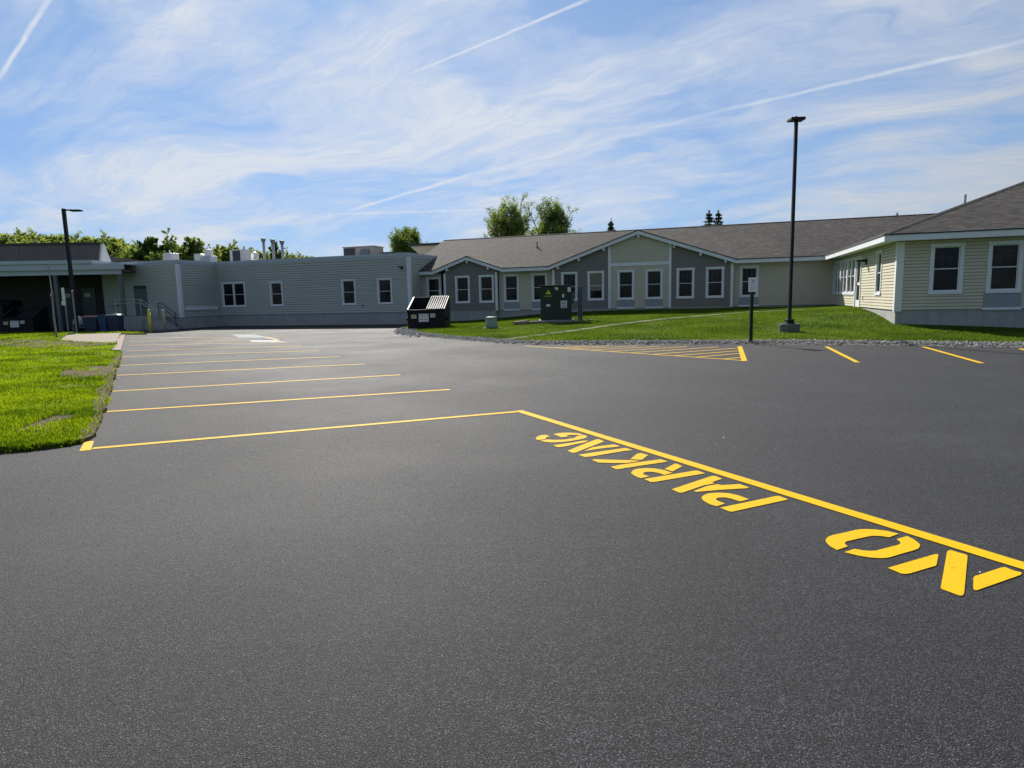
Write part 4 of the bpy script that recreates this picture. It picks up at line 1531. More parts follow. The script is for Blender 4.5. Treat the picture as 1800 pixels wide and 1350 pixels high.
# -------------------------------------------------- flat roofed building to the left
FO = Vector((-34.0, 12.0, 0.0))
FB = thing("flat_roof_building", "low grey clapboard building with a flat roof behind the left parking row", "building", B(-34, 12, 0), YAW)
ZC0, ZC1, FZ = 4.50, 4.76, 0.84
M0 = Matrix.Translation(-FO)
fop = [(-28.48, -27.44, 1.41, 3.10), (-31.28, -30.26, 1.41, 3.11), (-37.24, -36.26, 1.44, 3.13), (-41.52, -39.52, 1.45, 3.20)]
sd = MB(M0 @ Matrix.Translation((0, 12, 0)))
siding(sd, FZ, ZC0 + 0.03, lambda z: (-42.0, -26.05), 0.168, fop, 0.042, 0.80, 0.028)
sd.M = M0 @ Matrix.Translation((0, 8.45, 0))
siding(sd, FZ, ZC0 + 0.03, lambda z: (-49.0, -42.0), 0.168, [(-46.05, -44.95, 0.86, 3.04)], 0.042, 0.80, 0.028)
sd.M = M0 @ Matrix.Translation((-42.0, 8.45, 0)) @ ROT_E
siding(sd, FZ, ZC0 + 0.03, lambda z: (0.0, 12 - 8.45), 0.168, (), 0.042, 0.80, 0.028)
sd.M = M0 @ Matrix.Translation((-26.05, 12, 0)) @ ROT_E
siding(sd, FZ, ZC0 + 0.03, lambda z: (0.0, 8.0), 0.168, (), 0.042, 0.80, 0.028)
sd.build("siding", M_GREY, FB, kind='stuff')
fd = MB(M0)
fd.box(-42.0, -26.07, 12.02, 12.3, -0.4, FZ)
fd.box(-49, -42.02, 8.47, 8.8, -0.4, FZ)
fd.box(-42.3, -42.02, 8.8, 12.3, -0.4, FZ - 0.001)
fd.box(-26.35, -26.07, 12.3, 20, -0.4, FZ - 0.001)
fd.build("foundation", M_CONC, FB)
rfm = MB(M0)
rfm.box(-60, -26.1, 12.15, 27, 4.30, 4.42)
rfm.box(-49, -42.1, 8.6, 12.15, 4.30, 4.42)
rfm.box(-60, -26.1, 26.8, 27, 0, 4.3)
rfm.box(-60, -59.8, 12.1, 27, 0, 4.3)
rfm.build("roof", M_MEMB, FB)
cpg = MB(M0)
for (a, b, c_, d_) in ((-42.06, -25.98, 11.93, 12.22), (-49.2, -41.93, 8.38, 8.67), (-42.24, -41.93, 8.67, 11.93), (-26.30, -25.98, 12.22, 20.2)):
    cpg.box(a, b, c_, d_, ZC0 + 0.08, ZC1)
    cpg.box(a + 0.03, b - 0.02, c_ + 0.03, d_ - 0.02, ZC0 - 0.03, ZC0 + 0.08)
cpg.build("coping", M_COPING, FB)
for (cu, cn) in ((-26.05, 12.0), (-42.0, 8.45)):
    tm = MB(M0)
    tm.prism([(cu - 0.19, cn - 0.05), (cu + 0.05, cn - 0.05), (cu + 0.05, cn + 0.17), (cu, cn + 0.17), (cu, cn), (cu - 0.19, cn)], FZ - 0.06, ZC0 - 0.03, 'z')
    tm.build("corner_trim", M_TRIM, FB)
tm = MB(M0)
tm.box(-41.96, -41.88, 8.7, 11.75, 1.28, 1.50)
tm.build("ledger_board", M_TRIM, FB)
Mw = M0 @ Matrix.Translation((0, 12, 0))
for (u, z, w, h, dbl) in ((-28.54, 1.36, 1.14, 1.79, False), (-31.34, 1.36, 1.12, 1.80, False), (-37.30, 1.39, 1.10, 1.79, False), (-41.58, 1.40, 2.12, 1.85, True)):
    window(FB, Mw, u, z, w, h, grid=False, double=dbl)
wl = MB(M0)
wl.box(-26.66, -26.54, 11.9, 12, 3.68, 3.84)
wl.box(-26.72, -26.48, 11.62, 11.92, 3.80, 3.87)
wl.build("wall_lamp", M_BLACK, FB)
wl = MB(M0)
wl.box(-29.85, -29.65, 11.9, 12, 1.28, 1.38)
wl.build("spigot_box", M_DGALV, FB)
# service door with a dark hood
dr = MB(M0)
dr.box(-46.08, -44.92, 8.40, 8.47, 0.86, 3.02)
DD = dr.build("door", M_DOORG, FB)
dr = MB(M0)
dr.box(-46.02, -44.98, 8.36, 8.44, 2.86, 3.08)
dr.build("hood", M_DRIP, DD)
dr = MB(M0)
dr.box(-45.35, -45.1, 8.35, 8.40, 1.92, 2.02)
dr.build("handle", M_DRIP, DD)

# concrete landing, stairs and rails beside that door
ST = thing("entrance_stair", "concrete landing and steps with pipe handrails beneath the service door", "stair", B(-44, 7, 0), YAW)
SO = Matrix.Translation((44, -7, 0))
lb = MB(SO)
lb.box(-46.6, -43.35, 6.25, 8.42, -0.1, 0.95)
lb.build("landing", M_CONC, ST)
for i in range(5):
    s_ = MB(SO)
    s_.box(-43.35 + 0.29 * i, -43.35 + 0.29 * (i + 1), 6.45, 8.0, -0.1, 0.95 - 0.158 * (i + 1))
    s_.build("step", M_CONC, ST)


def rail(mat, n, pts, posts, r=0.022):
    rl = MB(SO)
    for P in pts:
        rl.tube([(u, n, z) for u, z in P], r, 8)
    for (u, z0, z1) in posts:
        rl.tube([(u, n, z0), (u, n, z1)], r, 8)
    rl.build("handrail", mat, ST)


rail(M_GALV, 6.32, [[(-45.6, 2.10), (-44.9, 2.09), (-43.25, 2.07), (-41.85, 1.27)], [(-45.6, 1.86), (-43.22, 1.84), (-42.2, 1.27)]], [(-45.5, 0.95, 2.08), (-43.3, 0.9, 2.05), (-42.1, 0.15, 1.40)])
rail(M_BLACK, 8.05, [[(-43.65, 1.81), (-43.3, 1.80), (-41.95, 0.95)], [(-43.62, 1.5), (-43.3, 1.48), (-42.0, 0.68)]], [(-43.6, 0.9, 1.8), (-42.2, 0.1, 1.1)])

# -------------------------------------------------- loading canopy building at far left
CY = R_(6.0)
CB = thing("canopy_building", "brown building with a mansard top and a deep shaded canopy at far left", "building", (-27.8, 44.0, 0), CY)
b_ = MB()
b_.box(-16, -0.35, -0.06, 6.5, 4.56, 4.80)
b_.build("cornice", M_COPING, CB)
b_ = MB()
b_.box(-16, 1.55, 0.02, 0.30, 4.16, 4.50)
b_.box(-16, 1.55, 0.06, 3.0, 4.50, 4.555)
b_.build("fascia", M_COPING, CB)
b_ = MB()
b_.box(-16, 1.28, 0.22, 0.5, 3.84, 4.158)
b_.build("beam", M_COPING, CB)
b_ = MB()
b_.box(-16, 1.5, 0.5, 6.0, 4.00, 4.14)
b_.build("canopy_ceiling", M_BROWNW, CB)
for k in range(12):                                  # mansard of wide panels
    b_ = MB()
    xa, xb = -16 + k * 1.30, -16 + (k + 1) * 1.30 - 0.015
    b_.add([(xa, 1.05, 4.80), (xb, 1.05, 4.80), (xb, 1.45, 5.96), (xa, 1.45, 5.96), (xa, 1.15, 4.80), (xb, 1.15, 4.80), (xb, 1.55, 5.96), (xa, 1.55, 5.96)],
           [(0, 1, 2, 3), (0, 3, 7, 4), (1, 5, 6, 2), (3, 2, 6, 7)])
    b_.build("mansard_panel", M_BROWN, CB)
b_ = MB()
b_.box(-16, -0.38, 1.38, 1.75, 5.96, 6.10)
b_.build("mansard_cap", M_DRIP, CB)
b_ = MB()
b_.prism([(1.08, 4.80), (1.5, 5.98), (1.75, 5.98), (2.5, 4.80)], -0.42, -0.28, 'x')
b_.build("mansard_end", M_WHITE, CB)
b_ = MB()
b_.box(-16, -0.4, 1.6, 8, 4.8, 5.2)
b_.box(-16, 1.5, 6.0, 6.3, -0.2, 4.1)
b_.box(-16, -15.8, 0.3, 6.3, -0.2, 4.1)
b_.build("back_wall", M_BROWNW, CB)
for (x, y) in ((-2.95, 0.36), (1.22, 0.36), (-0.55, 3.4), (-8.5, 0.36)):
    b_ = MB()
    b_.box(x - 0.11, x + 0.11, y - 0.11, y + 0.11, 0.0, 3.99 if y > 1 else 3.838)
    b_.build("column", M_DOORG, CB)
for (x, w) in ((-4.3, 0.95), (-5.75, 0.9)):
    b_ = MB()
    b_.box(x, x + w, 5.93, 6.0, 0.0, 3.1)
    d_ = b_.build("door", M_DOORG, CB)
    b_ = MB()
    b_.box(x + 0.2, x + 0.62, 5.915, 5.928, 2.42, 2.72)
    b_.build("notice", M_PAPER, d_)
b_ = MB()
b_.box(-5.05, -4.6, 1.2, 1.5, 3.92, 3.998)
b_.build("ceiling_lamp", M_WHITE, CB)
b_ = MB()
b_.box(-0.9, 1.5, 2.6, 5.9, -0.1, 0.9)
b_.box(-0.9, 1.5, 2.62, 2.72, 1.75, 1.9)
b_.build("dock", M_CONC, CB)

# -------------------------------------------------- rooftop units on the flat roof


def roof_thing(name, label, u, n, z=4.42, group=None, cat="roof vent"):
    return thing(name, label, cat, B(u, n, z), YAW, group)


t = roof_thing("roof_vent", "square white roof vent box nearest the canopy building", -49.1, 15)
for (nm, a, m_) in (("curb", (-.30, .30, -.30, .30, 0, .55), M_WHITE), ("hood", (-.42, .42, -.42, .42, .55, 1.45), M_WHITE)):
    b_ = MB(); b_.box(*a); b_.build(nm, m_, t, bevel=0.02)
b_ = MB(); b_.tube([(-0.1, 0, 1.45), (-0.1, 0, 1.72)], 0.05, 8); b_.build("stub", M_WHITE, t)
t = roof_thing("roof_vent", "small white mushroom vent left of the stacked white vent", -47.1, 16)
b_ = MB(); b_.box(-.2, .2, -.2, .2, 0, .85); b_.build("curb", M_WHITE, t)
b_ = MB(); b_.box(-.33, .33, -.33, .33, .85, 1.36); b_.build("hood", M_WHITE, t, bevel=0.03)
t = roof_thing("exhaust_fan", "two tier pale grey exhaust fan between the white vents", -46.2, 16)
b_ = MB(); b_.box(-.48, .48, -.4, .4, 0, 1.15); b_.build("curb", M_COPING, t, bevel=0.02)
b_ = MB(); b_.lathe([(.33, 1.15), (.33, 1.55), (.36, 1.58), (.34, 1.68), (.1, 1.72)], 14); b_.build("fan_drum", M_WHITE, t)
t = roof_thing("condenser", "pale condenser with one dark coil face near the three flues", -43.05, 16, cat="condenser")
b_ = MB()
for a in ((-.66, -.42, -.45, .45, .35, 1.45), (.36, .66, -.45, .45, .35, 1.45), (-.42, .36, -.35, .45, .35, 1.45), (-.66, .66, -.45, .45, 1.45, 1.52), (-.66, .66, -.45, .45, 0, .35)):
    b_.box(*a)
b_.build("cabinet", M_WHITE, t)
b_ = MB(); b_.box(-.40, .34, -.40, -.36, .38, 1.42); b_.build("coil", M_HVACD, t)
t = roof_thing("roof_vent", "little round topped vent between the condenser and the flues", -42.5, 17)
b_ = MB(); b_.tube([(0, 0, 0), (0, 0, .8)], .12, 10); b_.build("pipe", M_WHITE, t)
b_ = MB(); b_.lathe([(.26, .75), (.32, .8), (.32, 1.2), (.2, 1.3), (.05, 1.42)], 12); b_.build("cap", M_WHITE, t, smooth=True)
f0 = roof_thing("flue_pipe", "leftmost and tallest of the three metal flues", -41.55, 17, group="metal flues on the flat roof", cat="flue")
b_ = MB(); b_.tube([(0, 0, 0), (0, 0, 2.15)], .115, 12); b_.build("pipe", M_GALV, f0, smooth=True)
b_ = MB(); b_.lathe([(.13, 2.15), (.17, 2.2), (.20, 2.43), (.14, 2.45)], 12); b_.build("cap", M_DGALV, f0)
for (u, dz, lab) in ((-40.65, -0.12, "middle one of the three metal flues"), (-39.78, -0.26, "rightmost and shortest of the three metal flues")):
    f1 = copy_tree(f0)
    f1['label'] = lab
    f1.location = B(u, 17, 4.42 + dz)
t = roof_thing("air_handler", "long beige rooftop air handler above the right end of the flat roof", -31.7, 16, cat="air handler")
b_ = MB(); b_.box(-1.45, 1.15, -.65, .75, .15, 1.18); b_.build("cabinet", M_HVAC, t, bevel=0.02)
b_ = MB(); b_.box(-1.5, 1.2, -.7, .8, 1.18, 1.24); b_.build("lid", M_HVAC, t)
b_ = MB(); b_.box(-1.38, -.45, -.67, -.645, .3, 1.12); b_.build("coil", M_HVACD, t)
b_ = MB(); b_.prism([(-.70, 1.0), (-.95, .62), (-.95, .55), (-.65, .55), (-.65, 1.0)], .05, .75, 'x'); b_.build("intake_hood", M_DGALV, t)
b_ = MB(); b_.box(-1.4, 1.1, -.6, .7, 0, .15); b_.build("curb", M_DGALV, t)
t = roof_thing("roof_hatch", "low dark roof hatch just right of the beige air handler", -30.0, 17, cat="roof hatch")
b_ = MB(); b_.box(-.75, .8, -.5, .5, 0, .75); b_.build("curb", M_DGALV, t)
b_ = MB(); b_.box(-.8, .85, -.55, .55, .75, .82); b_.build("lid", M_DRIP, t)
b_ = MB(); b_.box(-.1, .6, -.75, -.5, .45, .6); b_.build("skylight", M_WHITE, t)
# cream gable end of a building behind
t = thing("rear_building", "cream walled building partly hidden behind the left end of the shingle roof", "building", B(-30.0, 24.2, 0), YAW)
b_ = MB()
b_.prism([(-2.0, 6.25), (-0.55, 5.0), (-0.55, 0), (6, 0), (6, 6.25)], 0, 6)
b_.build("wall", M_STUCCO, t)
b_ = MB()
b_.box(-2.15, 6.1, -.15, 6.1, 6.25, 6.45)
b_.build("roof_edge", M_DRIP, t)

# ------------------------------------------------------------------ street furniture
# lamp post right
px_, py_ = 9.95, 22.9
z0 = lz(px_, py_)
lp1 = thing("lamp_post", "tall black lamp post on a concrete drum in the right lawn", "lamp post", (px_, py_, z0), 0.0)
b_ = MB(); b_.lathe([(.36, -.3), (.36, .26), (.345, .285)], 24); b_.build("footing", M_CONCD, lp1, smooth=False)
b_ = MB(); b_.box(-.15, .15, -.15, .15, .28, .33); b_.box(-.12, .12, -.12, .12, .33, .45); b_.build("base_cover", M_BLACK, lp1, bevel=0.015)
b_ = MB(); b_.box(-.052, .052, -.052, .052, .45, 7.22); b_.build("pole", M_BLACK, lp1, bevel=0.012)
b_ = MB(); b_.add([(-.27, -.24, 7.20), (.22, -.24, 7.20), (.29, .30, 7.24), (-.21, .30, 7.24), (-.27, -.24, 7.29), (.22, -.24, 7.29), (.29, .30, 7.33), (-.21, .30, 7.33)],
                   [(0, 3, 2, 1), (4, 5, 6, 7), (0, 1, 5, 4), (1, 2, 6, 5), (2, 3, 7, 6), (3, 0, 4, 7)])
b_.build("lamp_head", M_BLACK, lp1, bevel=0.01)
b_ = MB(); b_.tube([(0, 0, 7.30), (0, 0, 7.37)], .03, 8); b_.build("photocell", M_DGALV, lp1)
# lamp post left
lp2 = thing("lamp_post", "black lamp post with a single side arm before the canopy building", "lamp post", (-26.5, 39.3, 0.05))
b_ = MB(); b_.box(-.085, .085, -.085, .085, 0, 7.45); b_.build("pole", M_BLACK, lp2, bevel=0.01)
b_ = MB(); b_.box(.085, .55, -.03, .03, 7.32, 7.40); b_.build("arm", M_BLACK, lp2)
b_ = MB(); b_.box(.45, 1.05, -.16, .16, 7.27, 7.37); b_.build("lamp_head", M_BLACK, lp2, bevel=0.02)
b_ = MB(); b_.box(-.16, .16, -.16, .16, -.1, .06); b_.build("base_plate", M_BLACK, lp2)
# sign at the lawn edge
p_ = Vector((7.5, 20.0))
sg = thing("sign_post", "black post with a blank white plate at the right lawn edge", "sign", (p_.x, p_.y, 0.03), 0.12)
b_ = MB(); b_.box(-.045, .045, -.035, .035, -.2, 1.62); b_.build("post", M_BLACK, sg, bevel=0.008)
b_ = MB(); b_.box(-.15, .15, -.055, -.045, 1.58, 2.02); b_.build("sign_plate", M_WHITE, sg, bevel=0.004)
b_ = MB(); b_.box(-.05, .05, -.0585, -.0555, 1.86, 1.95); b_.box(-.10, .10, -.0585, -.0555, 1.72, 1.735); b_.box(-.08, .08, -.0585, -.0555, 1.67, 1.685)
b_.build("faint_print", M_COPING, sg)
# three posts on the left
s1 = thing("sign_post", "bent grey post with a pale sign seen edge-on beside the soil patch", "sign", (-22.0, 31.1, 0.1), 0.615)
b_ = MB(); b_.tube([(0, 0, -.1), (-.02, 0, 1.1), (.02, 0, 2.3)], .045, 8); b_.build("post", M_DGALV, s1)
b_ = MB(); b_.prism([(-.06, 2.05), (.02, 2.18), (.05, 2.3), (.02, 3.7), (-.035, 3.7), (-.01, 2.32), (-.08, 2.12)], -.22, .22); b_.build("sign_plate", M_PTAC, s1)
s2 = thing("sign_post", "grey post with a narrow white sign on top, left of the lamp post", "sign", (-26.5, 38.5, 0.07))
b_ = MB(); b_.tube([(0, 0, -.1), (0, 0, 2.4)], .04, 8); b_.build("post", M_DGALV, s2)
b_ = MB(); b_.box(-.09, .07, -.08, -.05, 2.0, 2.75); b_.build("sign_plate", M_PAPER, s2)
b_ = MB(); b_.box(-.15, .09, -.09, -.06, 1.72, 1.98); b_.build("sign_plate", M_PAPER, s2)
s3 = thing("sign_post", "bare grey pipe post just right of the narrow white sign", "post", (-25.6, 37.9, 0.07))
b_ = MB(); b_.tube([(0, 0, -.1), (0, 0, 2.52)], .04, 8); b_.build("post", M_DGALV, s3)
b_ = MB(); b_.lathe([(.05, 2.5), (.06, 2.54), (.02, 2.58)], 8); b_.build("cap", M_GALV, s3)
# bollards
for (x, y, mm, lab, cap) in ((-22.45, 40.05, M_BOLL, "yellow bollard beside the handrail, left of the pair", M_BOLL), (-22.75, 42.3, M_BOLLF, "faded cream bollard with a bright white cap, right of the pair", M_WHITE)):
    bo = thing("bollard", lab, "bollard", (x, y, 0.0), 0, "bollards by the entrance stair")
    b_ = MB(); b_.lathe([(.085, -.2), (.085, 1.28)], 16); b_.build("post", mm, bo, smooth=True)
    b_ = MB(); b_.lathe([(.088, 1.28), (.08, 1.34), (.055, 1.40), (.015, 1.43)], 16); b_.build("cap", cap, bo, smooth=True)


# dumpsters
def dumpster(name, label, loc, rz, stickers=True, group=None):
    d = thing(name, label, "dumpster", loc, rz, group)
    W_, F_, H0, H1, D = 1.92, 0.0, 1.08, 1.74, 1.95      # width, front, front height, back height, depth
    hw = W_ / 2
    b = MB()
    b.box(-hw, hw, 0, .04, .10, H0)                       # front
    b.box(-hw, hw, D - .04, D, .10, H1)                   # back
    b.box(-hw + .02, hw - .02, .04, D - .04, .10, .15)    # floor
    for s in (-1, 1):
        side = [(0.0, .10), (D, .10), (D, H1), (D - .28, H1 + .0), (0.0, H0)]
        b.prism(side, s * hw - .02, s * hw + .02, 'x')
    b.box(-hw - .05, hw + .05, -.05, .0, H0 - .08, H0 + .0)   # front lip
    for xx_ in (-.55, 0.0, .55):
        b.box(xx_ - .04, xx_ + .04, -.035, .0, .16, .42)
    b.box(-hw, hw, -.03, 0, .12, .18)
    d0 = b.build("body", M_BLACKR, d, bevel=0.012)
    for s in (-1, 1):                                      # rails on the sloped side edges
        b = MB()
        b.bar((s * hw, 0, H0 + .012), (s * hw, D - .28, H1 + .012), .07, .03)
        b.bar((s * hw, D - .28, H1 + .012), (s * hw, D, H1 + .012), .07, .03)
        b.build("rim", M_LID, d)
    for s in (-1, 1):
        b = MB(); b.box(s * (hw + .02), s * (hw + .16), .30, .95, .50, .66); b.build("fork_pocket", M_BLACKR, d)
        b = MB(); b.box(s * hw - .1, s * hw + .1, .1, .35, -.02, .10); b.box(s * hw - .1, s * hw + .1, .9, 1.15, -.02, .10); b.build("skid", M_BLACKR, d)
    # ribbed right-hand lid, closed
    b = MB()
    e0, e1 = Vector((0, -.02, H0 + .03)), Vector((0, D - .26, H1 + .03))
    b.add([(.02, e0.y, e0.z), (hw - .03, e0.y, e0.z), (hw - .03, e1.y, e1.z), (.02, e1.y, e1.z)], [(0, 1, 2, 3)])
    ld = b.build("lid", M_BLACKR, d)
    nr_ = 8
    for i in range(nr_):
        x_ = .07 + (hw - .14) * i / (nr_ - 1)
        b = MB()
        b.tube([(x_, e0.y + .03, e0.z + .012), (x_, e1.y - .02, e1.z + .016)], .030, 8)
        b.build("rib", M_LID, ld)
    # left-hand lid thrown back over the rear
    b = MB()
    b.add([(-hw + .03, D + .02, H1 + .02), (-.02, D + .02, H1 + .02), (-.02, D + .10, H1 - .95), (-hw + .03, D + .10, H1 - .95)], [(0, 1, 2, 3)])
    b.build("lid", M_LID, d)
    if stickers:
        b = MB(); b.box(-.78, -.50, -.045, -.041, .62, .82); k = b.build("sticker", M_STICKY, d)
        text("4 YD", .09, M_INK, k, (-.64, -.0465, .74))
        b = MB(); b.box(-.38, .15, -.045, -.041, .44, .86); k = b.build("sticker", M_PAPER, d)
        text("MORGAN", .125, M_RED, k, (-.115, -.0465, .76))
        text("469-2525", .11, M_INK, k, (-.115, -.0465, .57))
        b = MB(); b.box(.24, .50, -.045, -.041, .66, .86); k = b.build("sticker", M_PAPER, d)
        b = MB()
        for q in range(3):
            b.box(.27, .47, -.0475, -.0455, .70 + .05 * q, .715 + .05 * q)
        b.build("small_print", M_INK, k)
    return d


dumpster("dumpster", "black dumpster with one ribbed lid shut, standing at the stone edge by the facade", (-4.45, 33.9, 0.02), R_(-4))
dumpster("dumpster", "black dumpster with red and white stickers in the canopy shade", (-32.75, 42.7, 0.0), R_(8))
# compactor beside it
cmpx = thing("compactor", "large dark waste compactor at the left edge beneath the canopy", "compactor", (-35.2, 43.4, 0.0), R_(6))
b_ = MB(); b_.prism([(0, .1), (2.2, .1), (2.2, 2.2), (1.2, 2.3), (.6, 1.9), (0, 1.9)], -1.3, 1.0, 'x'); b_.build("housing", M_BLACKR, cmpx, bevel=0.02)
b_ = MB(); b_.box(-1.1, .8, -.06, 0, 1.2, 1.28); b_.build("rail", M_DGALV, cmpx)
b_ = MB(); b_.box(-1.2, .9, .2, 2, 0, .1); b_.build("skid", M_BLACKR, cmpx)


# wheeled bins
def bin_(label, loc, mm, lidm, w=.62, h=1.0):
    d = thing("wheeled_bin", label, "bin", loc, R_(4))
    hw = w / 2
    b = MB()
    vs = []
    for (z, k) in ((.06, .84), (h, 1.0)):
        for (sx, sy) in ((-1, 0), (1, 0), (1, 1), (-1, 1)):
            vs.append((sx * hw * k, (0.35 + (sy - .5) * .7 * k), z))
    b.add(vs, [(0, 3, 2, 1), (4, 5, 6, 7), (0, 1, 5, 4), (1, 2, 6, 5), (2, 3, 7, 6), (3, 0, 4, 7)])
    b.box(-hw - .02, hw + .02, -.02, .0, h - .08, h - .01)
    b.build("body", mm, d, bevel=0.02)
    b = MB()
    b.prism([(-hw - .03, h), (hw + .03, h), (hw * .8, h + .10), (-hw * .8, h + .10)], -.03, .74)
    b.build("lid", lidm, d, bevel=0.02)
    for s in (-1, 1):
        b = MB(); b.tube([(s * (hw - .04), .62, .09), (s * (hw + .02), .62, .09)], .09, 12); b.build("wheel", M_BLACK, d)
    return d


bin_("navy bin with a pinkish lid in front of the dock", (-26.55, 40.6, 0.03), M_NAVY, M_PINK, .86, .98)
bin_("bright blue bin without markings between two navy bins", (-25.7, 40.5, 0.03), M_BLUE, M_BLUE, .5, 1.02)
bin_("navy bin with a domed pale blue lid, right of the blue bin", (-25.0, 40.45, 0.03), M_NAVY, M_PBLUE, .72, 1.05)
ct = thing("hand_cart", "small pale metal cart frame behind the pipe post", "cart", (-27.4, 40.9, 0.05), R_(5))
b_ = MB()
b_.tube([(-.4, 0, 0.1), (-.4, 0, .62), (.4, 0, .62), (.4, 0, 0.1)], .03, 8)
b_.tube([(-.4, .5, 0.1), (-.4, .5, .62), (.4, .5, .62), (.4, .5, 0.1)], .03, 8)
b_.build("frame", M_GALV, ct)
b_ = MB(); b_.box(-.4, .4, 0, .5, .3, .33); b_.build("shelf", M_DGALV, ct)
b_ = MB()
b_.lathe([(.1, .34), (.30, .5), (.33, .75), (.22, .95), (.06, 1.05)], 9, -.25, .25)
bg_ = b_.build("trash_bag", M_PBLUE, None, (-27.4, 41.0, 0.05))
tag(bg_, "pale knotted trash bag resting on the metal cart", "bag")

# transformer on its gravel pad with timber edging
tx, ty = 2.36, 33.5
tz = lz(tx, ty)
pad = MB()
pad.prism([(-2.05, -1.0), (1.75, -1.0), (2.3, 1.2), (-1.5, 1.2)], -.2, .03, 'z')
PD = pad.build("gravel_pad", M_STONED, None, (tx, ty, tz), YAW * 0.25, 'structure')
for (a, b) in (((-2.1, -1.06, .03), (1.2, -1.06, .03)), ((1.25, -1.06, .03), (2.4, .9, .03)), ((-2.1, -1.0, .03), (-1.5, 1.25, .03))):
    e = MB(); e.bar(a, b, .12, .14); e.build("timber_edge", M_TIMBER, PD)
tf = thing("transformer_cabinet", "dark green transformer cabinet with a yellow warning triangle on the lawn", "transformer", (tx, ty - .35, tz + .02), R_(-4))
b_ = MB(); b_.box(-.80, .80, 0.02, 1.25, .10, 1.83); b_.build("housing", M_DGREEN, tf, bevel=0.015)
b_ = MB(); b_.box(-.83, .83, -.03, 1.29, 1.83, 1.88); b_.build("lid", M_DGREEN, tf, bevel=0.01)
b_ = MB(); b_.box(-.9, .95, -.12, 1.4, -.15, .10); b_.build("plinth", M_CONC, tf)
for (a, b) in ((-.79, -.085), (-.075, .79)):
    q = MB(); q.box(a, b, -.012, .018, .12, 1.80); dr_ = q.build("door", M_DGREEN, tf, bevel=0.006)
    if a < -.5:
        q = MB(); q.prism([(-.52, 1.43), (-.26, 1.43), (-.39, 1.66)], -.016, -.013); q.build("warning_triangle", M_YEL, dr_)
        q = MB(); q.prism([(-.40, 1.60), (-.37, 1.60), (-.375, 1.53), (-.405, 1.53)], -.019, -.0165); q.prism([(-.40, 1.51), (-.375, 1.51), (-.375, 1.48), (-.40, 1.48)], -.019, -.0165); q.build("warning_mark", M_INK, dr_)
        text("WARNING", .085, M_YEL, dr_, (-.39, -.016, 1.32))
        q = MB(); q.box(-.50, -.30, -.017, -.013, .80, .91); q.build("data_plate", M_PAPER, dr_)
    else:
        for (c_) in ((.24, .56, .72, 1.08), (.60, .76, 1.52, 1.76), (.32, .42, 1.25, 1.42), (0.0, .11, 1.62, 1.76), (-.06, -.01, 1.70, 1.77)):
            q = MB(); q.box(c_[0], c_[1], -.017, -.013, c_[2], c_[3]); k = q.build("sticker", M_PAPER, dr_)
            if c_[0] == .24:
                q = MB()
                for r_ in range(4):
                    q.box(.28, .52, -.0195, -.0175, .77 + .075 * r_, .80 + .075 * r_)
                q.build("small_print", M_INK, k)
b_ = MB(); b_.box(.80, .95, .1, .5, .9, 1.5); b_.build("meter_box", M_SLATE, tf, bevel=0.01)
b_ = MB(); b_.tube([(.95, .3, 1.38), (1.05, .25, 1.45), (1.10, .22, 1.60)], .04, 8); b_.box(.92, 1.08, .18, .32, 1.34, 1.42); b_.build("switch_handle", M_GALV, tf)
up = thing("utility_post", "slate blue utility marker post right of the transformer cabinet", "post", (3.68, 34.0, lz(3.68, 34.0)), R_(-4))
b_ = MB(); b_.box(-.12, .12, -.10, .10, -.1, 1.70); b_.build("post", M_SLATE, up, bevel=0.02)
b_ = MB(); b_.box(-.135, .135, -.115, .115, 1.70, 1.75); b_.build("cap", M_SLATE, up, bevel=0.01)
b_ = MB(); b_.box(-.15, -.12, -.04, .04, 1.22, 1.36); b_.build("lock", M_GALV, up)
pz = lz(-.92, 31.0)
pe = thing("cable_pedestal", "low sage green cable pedestal on the grass right of the dumpster", "pedestal", (-.92, 31.0, pz), R_(-6))
b_ = MB(); b_.lathe([(.31, -.05), (.30, .10), (.27, .44), (.25, .47)], 16); b_.build("housing", M_PED, pe, smooth=True)
b_ = MB(); b_.lathe([(.275, .46), (.275, .50), (.25, .54), (.1, .56)], 16); b_.build("lid", M_PED, pe)
b_ = MB(); b_.box(-.36, .40, -.36, .3, -.08, .03); b_.build("footing", M_BLACKR, pe)


# ------------------------------------------------------------------ trees
def leaf_cloud(cent, size, n_each, spread, up=0.3):
    """leaf-sized faces scattered round the points cent (k,3); returns verts, tint"""
    k = len(cent)
    c = np.repeat(cent, n_each, 0) + rng.normal(0, 1, (k * n_each, 3)) * np.repeat(spread, n_each, 0)
    n = len(c)
    a = rng.normal(0, 1, (n, 3)) * np.array([1, 1, 0.7])
    a /= np.linalg.norm(a, axis=1)[:, None]
    b = rng.normal(0, 1, (n, 3))
    b -= (b * a).sum(1)[:, None] * a
    b /= np.linalg.norm(b, axis=1)[:, None]
    s = size * rng.uniform(0.6, 1.4, n)[:, None]
    V = np.stack([c - a * s, c + b * s * 0.55, c + a * s, c - b * s * 0.55], 1)
    tint = np.clip(np.repeat(rng.uniform(0.1, 0.9, k), n_each) + rng.normal(0, 0.16, n), 0, 1)
    return V.reshape(-1, 3), tint


